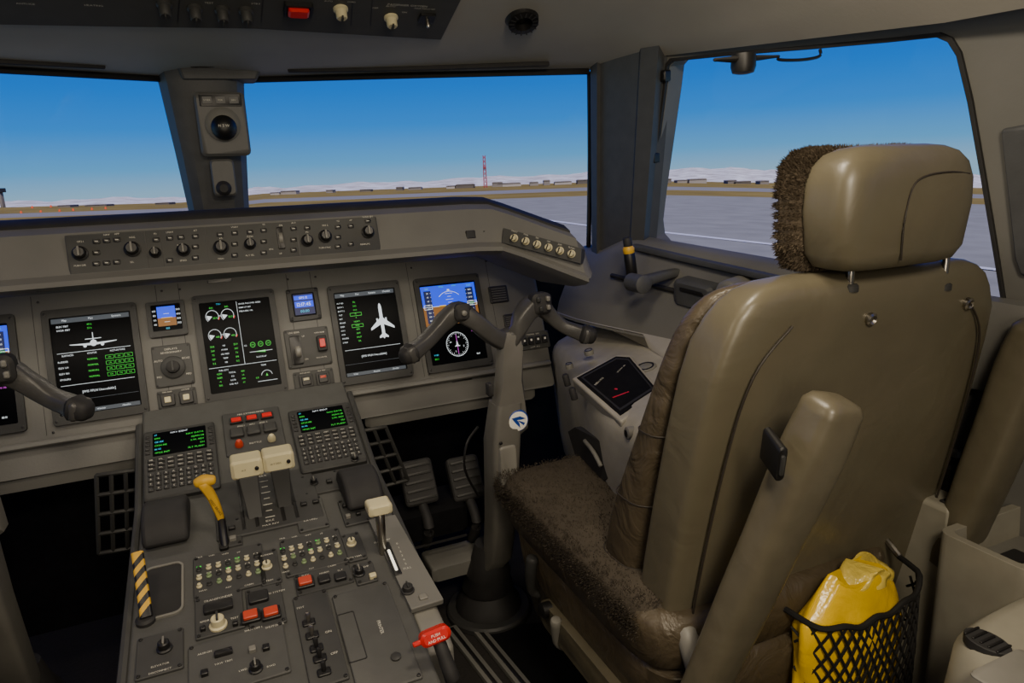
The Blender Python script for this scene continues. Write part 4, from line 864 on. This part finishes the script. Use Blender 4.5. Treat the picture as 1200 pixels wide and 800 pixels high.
for i in range(2500):
    z=random.uniform(-.72,-.67); pts.append((W(PXc-.275,1.08+random.uniform(-.29,.29),z),V((-1,0,0)))); pts.append((W(PXc+random.uniform(-.27,.27),1.08+.30,z),V((0,1,0))))
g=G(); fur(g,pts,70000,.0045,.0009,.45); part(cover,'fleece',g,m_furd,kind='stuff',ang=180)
part(seat,'seat_base',G().loft([sup(SX-.02,1.02,z,w,t,e=5) for z,w,t in ((-1.15,.2,.22),(-1.1,.17,.2),(-1.0,.16,.19))]),m_dark)
Fl=FX(.55)
part(seat,'adjust_lever',G().tube([W(.56,1.22,-.90),W(.543,1.22,-.88),W(.535,1.20,-.82),W(.538,1.195,-.79)],[.008,.010,.013,.014],12,4),m_bezel)
part(seat,'adjust_lever',G().tube([W(.56,1.10,-.95),W(.543,1.10,-.93),W(.535,1.085,-.87)],[.008,.009,.012],12,4),m_lgt)
part(seat,'side_trim',G().prism(Fl,rr(-1.0,-.90,.36,.06,.03,6),-.01,.010,.005),m_arm)
part(seat,'side_knob',G().lathe(Fl,-1.14,-.88,[(.016,.0),(.016,.02),(.01,.024)],16),m_black)
# headrest
hx,hy,hz=.885,.69,-.06
hr=part(seat,'headrest',G().loft([sup(hx,hy+dy,hz+z,w,t,e=4,n=64) for z,w,t,dy in ((-.083,.098,.030,0),(-.078,.115,.041,0),(-.06,.127,.049,0),(0,.133,.054,0),(.035,.131,.053,0),(.058,.123,.048,0),(.073,.109,.038,0),(.081,.088,.025,0),(.084,.06,.012,0))]),m_shell,ang=75)
g=G(); g.tube([W(hx-.03,hy-.0505,hz-.07),W(hx-.035,hy-.054,hz-.02),W(hx-.025,hy-.054,hz+.025),W(hx+.0,hy-.053,hz+.04),W(hx+.05,hy-.0515,hz+.044),W(hx+.10,hy-.046,hz+.04)],.0014,6,6); part(hr,'seam',g,m_leathd)
Lf=[sup(hx-.004,hy+.055,hz+z,w,t,e=3.6,n=64) for z,w,t in ((-.084,.09,.015),(-.078,.118,.026),(-.05,.132,.030),(.02,.135,.031),(.056,.130,.029),(.075,.114,.023),(.081,.08,.012))]
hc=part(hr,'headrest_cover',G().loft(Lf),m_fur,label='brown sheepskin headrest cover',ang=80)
pts=[]; c_=W(hx,hy+.05,hz)
for a_,b_ in zip(Lf,Lf[1:]):
    for i in range(len(a_)):
        for t in (.0,.2,.4,.6,.8): 
            p=a_[i].lerp(b_[i],t).lerp(a_[(i+1)%len(a_)].lerp(b_[(i+1)%len(a_)],t),random.random()); pts.append((p,(p-c_).normalized()))
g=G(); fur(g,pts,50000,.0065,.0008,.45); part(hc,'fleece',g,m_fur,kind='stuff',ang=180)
fH=FY(hy)
for px in (997,1107):
    a,b=fH.L(px,318); part(seat,'headrest_post',G().tube([fH.w(a,b-.045),fH.w(a,b+.03)],.0055,12,1),m_metal); part(seat,'post_collar',G().lathe(Fr(fH.w(a,b-.022),(1,0,0),(0,1,0)),0,0,[(.012,-.006),(.012,.002),(.009,.005)],16),m_bezel)
for px,py in ((1021,374),(1135,356)):
    f=Fr(W(0,recl(-.25)+.003,-.25),(1,0,0),(0,-.19,1)); a,b=f.L(px,py); part(seat,'bolt',G().lathe(f,a,b,[(.010,-.008),(.010,.002),(.007,.004),(.004,.001)],18),m_metal)
def arm(p,q,r,fl=1.35):
    return G().tube([q,q.lerp(p,.12),q.lerp(p,.5),q.lerp(p,.85),p],[r*.8,r*.88,r*1.0,r*1.1,r*1.0],28,4,fl,up=(1,0,0),e=3.6)
ar=part(seat,'armrest',arm(W(.700,.600,-.300),W(.572,.70,-.79),.031,1.15),m_arm,ang=80,label='folded olive leather armrest')
f=Fr(W(.64,.60,-.45),(.93,-.36,0),(0,-.2,1)); a,b=f.L(916,545); part(ar,'slot',G().prism(f,rr(a,b,.012,.05,.006,4),-.05,-.0,.002),m_black); part(ar,'slot_latch',G().prism(f,rr(a,b,.006,.03,.003,4),-.0,.003,.001),m_bezel)
part(seat,'armrest',arm(W(1.205,.64,-.27),W(1.165,.72,-.72),.034),m_arm,ang=80,label='folded olive leather armrest')
part(seat,'arm_bracket',G().tube([W(.60,.76,-.70),W(.60,.70,-.80),W(.62,.68,-.90)],[.018,.015,.012],12,4),m_lgt)
s2=top('pilot_seat',W(-.75,1.0,-1.15),'dark brown leather captain seat cushion partly in view','seat')
part(s2,'seat_cushion',G().loft([sup(-.68,1.05,z,w,t,e=4.5) for z,w,t in ((-.80,.245,.28),(-.78,.262,.295),(-.72,.265,.30),(-.69,.25,.28))]),m_leathd,ang=70)
part(s2,'seat_pan',G().loft([sup(-.68,1.05,z,w,t,e=5) for z,w,t in ((-1.0,.22,.26),(-.84,.25,.29),(-.80,.24,.28))]),m_leathd,ang=60)
part(s2,'seat_base',G().loft([sup(-.68,1.05,z,w,t,e=5) for z,w,t in ((-1.15,.2,.22),(-1.0,.16,.19))]),m_dark)
# ================================================================ net + bag
by=.715; bx=.905
bag=top('plastic_bag',W(bx,by,-1.0),'crumpled bright yellow plastic bag in net pocket','bag')
loops=[]
random.seed(3)
N_=80
for j in range(30):
    t=j/29; z=-1.0+.335*t; w=.108*min(1,(.25+3*t))*(1 if t<.80 else max(.5,1-(t-.80)*2.2)); L_=[]
    for i in range(N_):
        q_=2*math.pi*i/N_
        n_=1+.04*math.sin(3*q_+7*t)+.035*math.sin(6*q_-9*t)+.03*math.sin(9*q_+13*t)+random.uniform(-.006,.006)
        L_.append(W(bx+w*n_*math.cos(q_)+.03*max(0,t-.8)*2.5,by+.05*n_*(1 if t<.75 else max(.4,1-(t-.75)*2))*math.sin(q_),z+.010*math.sin(3*q_+5*t)))
    loops.append(L_)
part(bag,'bag_body',G().loft(loops),m_bag,ang=50)
m_pale=mat('pale_crumpled_plastic',S(222,196,86),.22,var=.25,scale=20,bump=.7,bscale=28,bdist=.008,dist=1)
loops=[]
for j in range(8):
    t=j/7; w=.062*(1-.55*t*t); L_=[]
    for i in range(48):
        q_=2*math.pi*i/48; n_=1+.08*math.sin(3*q_+6*t)+.05*math.sin(7*q_-5*t)+random.uniform(-.015,.015)
        L_.append(W(bx+.03+w*n_*math.cos(q_),by+.0+.03*n_*math.sin(q_),-.69+.035*t+.007*math.sin(3*q_)))
    loops.append(L_)
part(bag,'crumpled_top',G().loft(loops),m_pale,ang=40)
net=top('storage_net',W(bx,by,-1.0),'black cord net pocket stretched on the seat back','net')
def NP(u,v): return W(.925+.135*u,by+.03-.084*(max(0,1-u**4))**.5*(1-.25*(v-.5)**2),-1.03+.31*v+.018*u*u*v+.012*u)
g=G(); n=8
for k in range(-n*2,n*2+1):
    for sg in (1,-1):
        pts=[]
        for j in range(15):
            v=j/14; u=k/n+sg*(v-.5)*1.1+.02*math.sin(9*v+k)
            if -1<=u<=1: pts.append(NP(u,v))
        if len(pts)>1: g.tube(pts,.0024,5,1)
part(net,'cord_mesh',g,m_net); part(net,'rim_cord',G().tube([NP(u/10,1)+V((0,0,-.004*math.sin(u*1.3))) for u in range(-10,11)],.005,8,2),m_net)
for u in (-1,1): part(net,'hook',G().tube([NP(u,1),NP(u,1)+V((0,.03,.02))],.006,8,1),m_metal)

# ================================================================ AFT RIGHT CONSOLES
o=top('aft_stowage_unit',W(1.0,.35,-1.15),'rounded light beige stowage unit with oval vent','cabinet')
part(o,'body',G().loft([sup(1.10,.33,z,w,t,e=5) for z,w,t in ((-1.15,.31,.19),(-.7,.315,.195),(-.63,.31,.19),(-.61,.295,.175),(-.605,.28,.16))]),m_cons2,ang=60)
ft=Fr(W(0,0,-.603),(1,0,0),(0,1,0)); a,b=ft.L(1157,752); part(o,'vent',G().prism(ft,circ(a,b,.020,20,.028),-.01,.003,.001),m_dark)
for k in range(5): part(o,'vent_slat',G().box(ft,a,b-.02+.01*k,.028,.003,.003,.005,.001,.0004),m_black)
part(o,'top_seam',G().box(ft,1.06,.33,.46,.004,-.002,.0008,.001,.0002),m_dark)
a,b=ft.L(1190,790); part(o,'lid_plate',G().box(ft,a,b,.10,.05,0,.004,.008,.002),m_lgt)
o=top('document_box',W(1.15,.6,-1.15),'light beige open document box beside the seat','box')
part(o,'body',G().slab(FZ(-.64),rr(1.22,.62,.28,.15,.02,5),[rr(1.22,.62,.25,.12,.015,5)[::-1]],-.5,.02),m_cons2,bev=.005)
part(o,'tray_floor',G().prism(FZ(-.64),rr(1.22,.62,.255,.13,.015,5),-.28,-.04),m_lgt)
a,b=FZ(-.68).L(1188,655); part(o,'latch',G().box(FZ(-.68),a,b,.05,.03,0,.008,.004,.002),m_dark)
o=top('side_shelf',W(1.2,.8,-1.15),'pale grey side shelf carrying equipment beside the seat','shelf')
part(o,'body',G().prism(FZ(-.60),[(1.13,.71),(1.38,.71),(1.38,.97),(1.13,.97)],-.5,0,.006),m_cons2,bev=.006)
for k in range(3): part(o,'panel_button',G().box(FZ(-.60),1.15+.025*k,.73,.014,.014,0,.004,.002,.001),m_dark)
o=top('headset_box',W(1.25,.8,-.6),'black equipment box with plugs on the side shelf','box')
part(o,'case',G().box(FZ(-.60),1.26,.80,.14,.10,0,.05,.01,.005),m_black)
ft=FZ(-.55)
for k in range(4): part(o,'plug',G().lathe(ft,1.215+.028*k,.78,[(.008,0),(.008,.012),(.005,.014)],10),m_lgt)
part(o,'cable',G().tube([W(1.17,.82,-.595),W(1.19,.86,-.56),W(1.25,.86,-.53),W(1.29,.82,-.545)],.006,8,6),m_dark)

# ================================================================ OUTSIDE
TOPH=[(-400,250),(0,237),(220,231),(302,221),(500,212),(695,203),(775,198),(900,199),(1140,207),(1500,215)]
BASH=[(-400,256),(0,243),(220,237),(302,227),(500,220),(695,213),(775,212),(900,214),(1140,220),(1500,226)]
def itp(T,x):
    if x<=T[0][0]: return T[0][1]
    for (a,b),(c,d) in zip(T,T[1:]):
        if x<=c: return b+(d-b)*(x-a)/(c-a)
    return T[-1][1]
cols=[]
for i in range(60):
    x=-400+1900*i/59; d=ray(x,itp(BASH,x)); h=math.hypot(d.x,d.y); cols.append((x,V((d.x/h,d.y/h,0)),d.z/h))
RG=3.6
def gpt(c,r,R=420):
    s=(R*c[2]+RG)/R; return CAM+c[1]*r+V((0,0,-RG+s*r))
def band(name,rs,m,lab,cat):
    L=[[gpt(c,r) for c in cols] for r in rs]
    return part(None,name,G().loft(L,False,False),m,lab,cat,kind='stuff',ang=180)
m_apron=mat('apron_concrete',S(152,150,136),.85,var=.12,scale=.35,spec=.05); m_grass=mat('dry_grass',S(146,126,66),.9,var=.25,scale=.05,spec=.02)
m_taxi=mat('taxiway_asphalt',S(150,146,134),.8,var=.08,scale=.1,spec=.05)
m_snow=mat('snowy_hills',S(236,224,206),.9,var=.4,scale=.12,spec=.02)
band('airport_apron',[3.2,8,20,50,130],m_apron,'grey concrete airport apron outside the windows','ground')
band('grass_field',[130,150,175],m_grass,'dry yellow-brown grass strip beyond the apron','grass')
band('taxiway',[175,225],m_taxi,'grey distant taxiway beyond the grass','taxiway')
band('far_grass_field',[225,300,420],m_grass,'distant dry grass field','grass')
random.seed(11)
L=[[],[],[]]
for i in range(240):
    x=-400+1900*i/239; d=ray(x,itp(BASH,x)+1); h=math.hypot(d.x,d.y); yy=itp(TOPH,x)-1+1.0*math.sin(i*.35)+.8*math.sin(i*.9)+random.uniform(-.5,.5)
    d2=ray(x,yy); h2=math.hypot(d2.x,d2.y); A=CAM+V((d.x/h,d.y/h,d.z/h))*418; Bp=CAM+V((d2.x/h2,d2.y/h2,d2.z/h2))*560
    L[0].append(A); L[1].append(A.lerp(Bp,.5)+V((0,0,1))); L[2].append(Bp)
part(None,'snowy_hills',G().loft(L,False,False),m_snow,'low snow-dusted hills along the horizon','hills',kind='stuff',ang=180)
def gnd(px,py):
    d=ray(px,py); h=math.hypot(d.x,d.y); b=ray(px,itp(BASH,px)); sb=b.z/math.hypot(b.x,b.y); s=(420*sb+RG)/420
    r=RG/(s-d.z/h) if s-d.z/h>0 else 400
    return CAM+V((d.x/h*r,d.y/h*r,-RG+s*r+.03))
def strip(pts,w):
    P=[gnd(*p) for p in pts]; l=[]
    for i,p in enumerate(P):
        d=(P[min(i+1,len(P)-1)]-P[max(0,i-1)]); d.z=0; d.normalize(); n=V((-d.y,d.x,0))*w/2; l.append([p-n,p+n])
    return G().loft(l,False,False)
part(None,'taxiway_line',strip([(640,258),(700,266),(765,271),(900,286),(1040,302),(1200,320),(1300,333)],.55),m_white,'long white painted line on apron','ground marking')
m_bld=mat('building_grey',S(120,112,104),.8,var=.1,scale=.2); m_mast=mat('red_mast_paint',S(150,42,46),.7)
def bld(px,w,h,m,nm,lab):
    b=gnd(px,itp(BASH,px)+2.0); fr=Fr(b,(R0.x,R0.y,0),(0,0,1))
    o=top(nm,b,lab,'building','distant airport buildings'); part(o,'walls',G().box(fr,0,h/2-.3,w,h,-6,0,.1,.05),m)
    part(o,'roof',G().prism(fr,[(-w/2-.2,h-.3),(w/2+.2,h-.3),(w*.42,h-.3+h*.22),(-w*.42,h-.3+h*.22)],-6.3,.3),m_bld)
for px,w,h in [(322,4,1.2),(338,7,1.6),(386,3,1.4),(428,5,1.1),(468,3,1.6),(486,6,1.3),(528,4,1.4),(545,9,1.8),(583,5,2.1),(597,11,1.6),(626,4,1.7),(641,3,2.2),(660,8,1.5),(683,5,1.9),(783,3,1.8),(800,5,1.4),(818,8,1.9),(858,4,1.6),(871,7,1.3),(896,4,1.6),(75,5,1.0),(112,9,.9),(190,6,1.0)]:
    k=random.randint(90,170); bld(px,w,h,mat('building_tone',S(k,k-8,k-18),.8),'airport_building','low distant airport building on the horizon')
b=gnd(569,220); fr=Fr(b,(R0.x,R0.y,0),(0,0,1)); o=top('radio_mast',b,'dark red lattice radio mast','mast')
dist=(b-CAM).length; mh=dist*37/830
for sx in (-1,1): part(o,'upright',G().line(fr,(sx*.05*mh,0),(sx*.03*mh,mh),.35,0),m_mast)
for k in range(8): part(o,'brace',G().line(fr,(-.045*mh,mh*k/8),(.045*mh,mh*(k+1)/8),.22,.01),m_mast); part(o,'brace',G().line(fr,(.045*mh,mh*k/8),(-.045*mh,mh*(k+1)/8),.22,.01),m_mast)
part(o,'cabin',G().box(fr,0,mh*.62,mh*.1,mh*.06,-.5,.5,.1,.05),m_mast)
b=gnd(4,243); fr=Fr(b,(R0.x,R0.y,0),(0,0,1)); o=top('control_tower',b,'distant dark airport control tower','tower'); k=(b-CAM).length/830
part(o,'shaft',G().box(fr,0,7*k,2.2*k,14*k,-1,1,.1,.05),m_bld); part(o,'cab',G().box(fr,0,16*k,6*k,4*k,-2,2,.2,.1),m_dark)
m_or=mat('marker_orange',S(230,90,30),.6)
for px,py in [(25,250),(48,249),(70,248),(86,247),(108,246),(124,245),(60,243),(38,244)]:
    b=gnd(px,py); k=(b-CAM).length/830
    part(None,'taxiway_marker',G().lathe(Fr(b,(1,0,0),(0,1,0)),0,0,[(1.1*k,0),(.9*k,1.5*k),(.3*k,2.4*k)],8),m_or,'orange taxiway edge marker','marker',group='orange taxiway markers')

# ================================================================ LIGHT + WORLD
w=bpy.data.worlds.new('sky'); bpy.context.scene.world=w; w.use_nodes=True; nt=w.node_tree; N=nt.nodes
bg=N['Background']; tc=N.new('ShaderNodeTexCoord'); sp_=N.new('ShaderNodeSeparateXYZ'); rp=N.new('ShaderNodeValToRGB')
nt.links.new(tc.outputs['Generated'],sp_.inputs[0]); nt.links.new(sp_.outputs['Z'],rp.inputs[0]); nt.links.new(rp.outputs[0],bg.inputs[0])
cr_=rp.color_ramp; cr_.elements[0].position=0; cr_.elements[0].color=S(132,172,200); cr_.elements[1].position=.5; cr_.elements[1].color=S(0,68,192)
e=cr_.elements.new(.03); e.color=S(84,154,208); e=cr_.elements.new(.08); e.color=S(30,126,214); e=cr_.elements.new(.16); e.color=S(0,98,208)
bg.inputs[1].default_value=1.15
sl=bpy.data.lights.new('sun','SUN'); sl.energy=3.6; sl.color=(1,.91,.78); sl.angle=.02
so=bpy.data.objects.new('sun',sl); so.rotation_euler=(math.radians(52),0,math.radians(-4)); bpy.context.scene.collection.objects.link(so)
def area(loc,rot,size,energy,col,sy=None):
    l=bpy.data.lights.new('cabin_and_fill_light','AREA'); l.energy=energy; l.color=col; l.size=size
    if sy: l.shape='RECTANGLE'; l.size_y=sy
    o=bpy.data.objects.new('cabin_and_fill_light',l); o.location=loc; o.rotation_euler=rot; bpy.context.scene.collection.objects.link(o); return o
warm=(1,.86,.66)
area(W(.2,-.3,.5),(math.radians(20),0,0),.28,16,warm)
area(W(-.1,-.75,.05),(math.radians(108),0,0),.7,8,warm)  # added fill behind the camera to brighten the ceiling lining, not a cockpit fixture
area(W(.5,.75,.44),(0,0,0),.2,5.5,warm)
area(W(-.45,.75,.44),(0,0,0),.2,3.2,warm)
area(W(0,1.62,-.215),(math.radians(12),0,0),1.0,1.2,(1,.89,.72),.03)
cam=bpy.data.cameras.new('camera'); cam.lens=24; cam.sensor_width=36; cam.clip_start=.02; cam.clip_end=2000
co=bpy.data.objects.new('camera',cam); M=Matrix((RT,UP,-FW)).transposed().to_4x4(); M.translation=CAM; co.matrix_world=M
bpy.context.scene.collection.objects.link(co); bpy.context.scene.camera=co
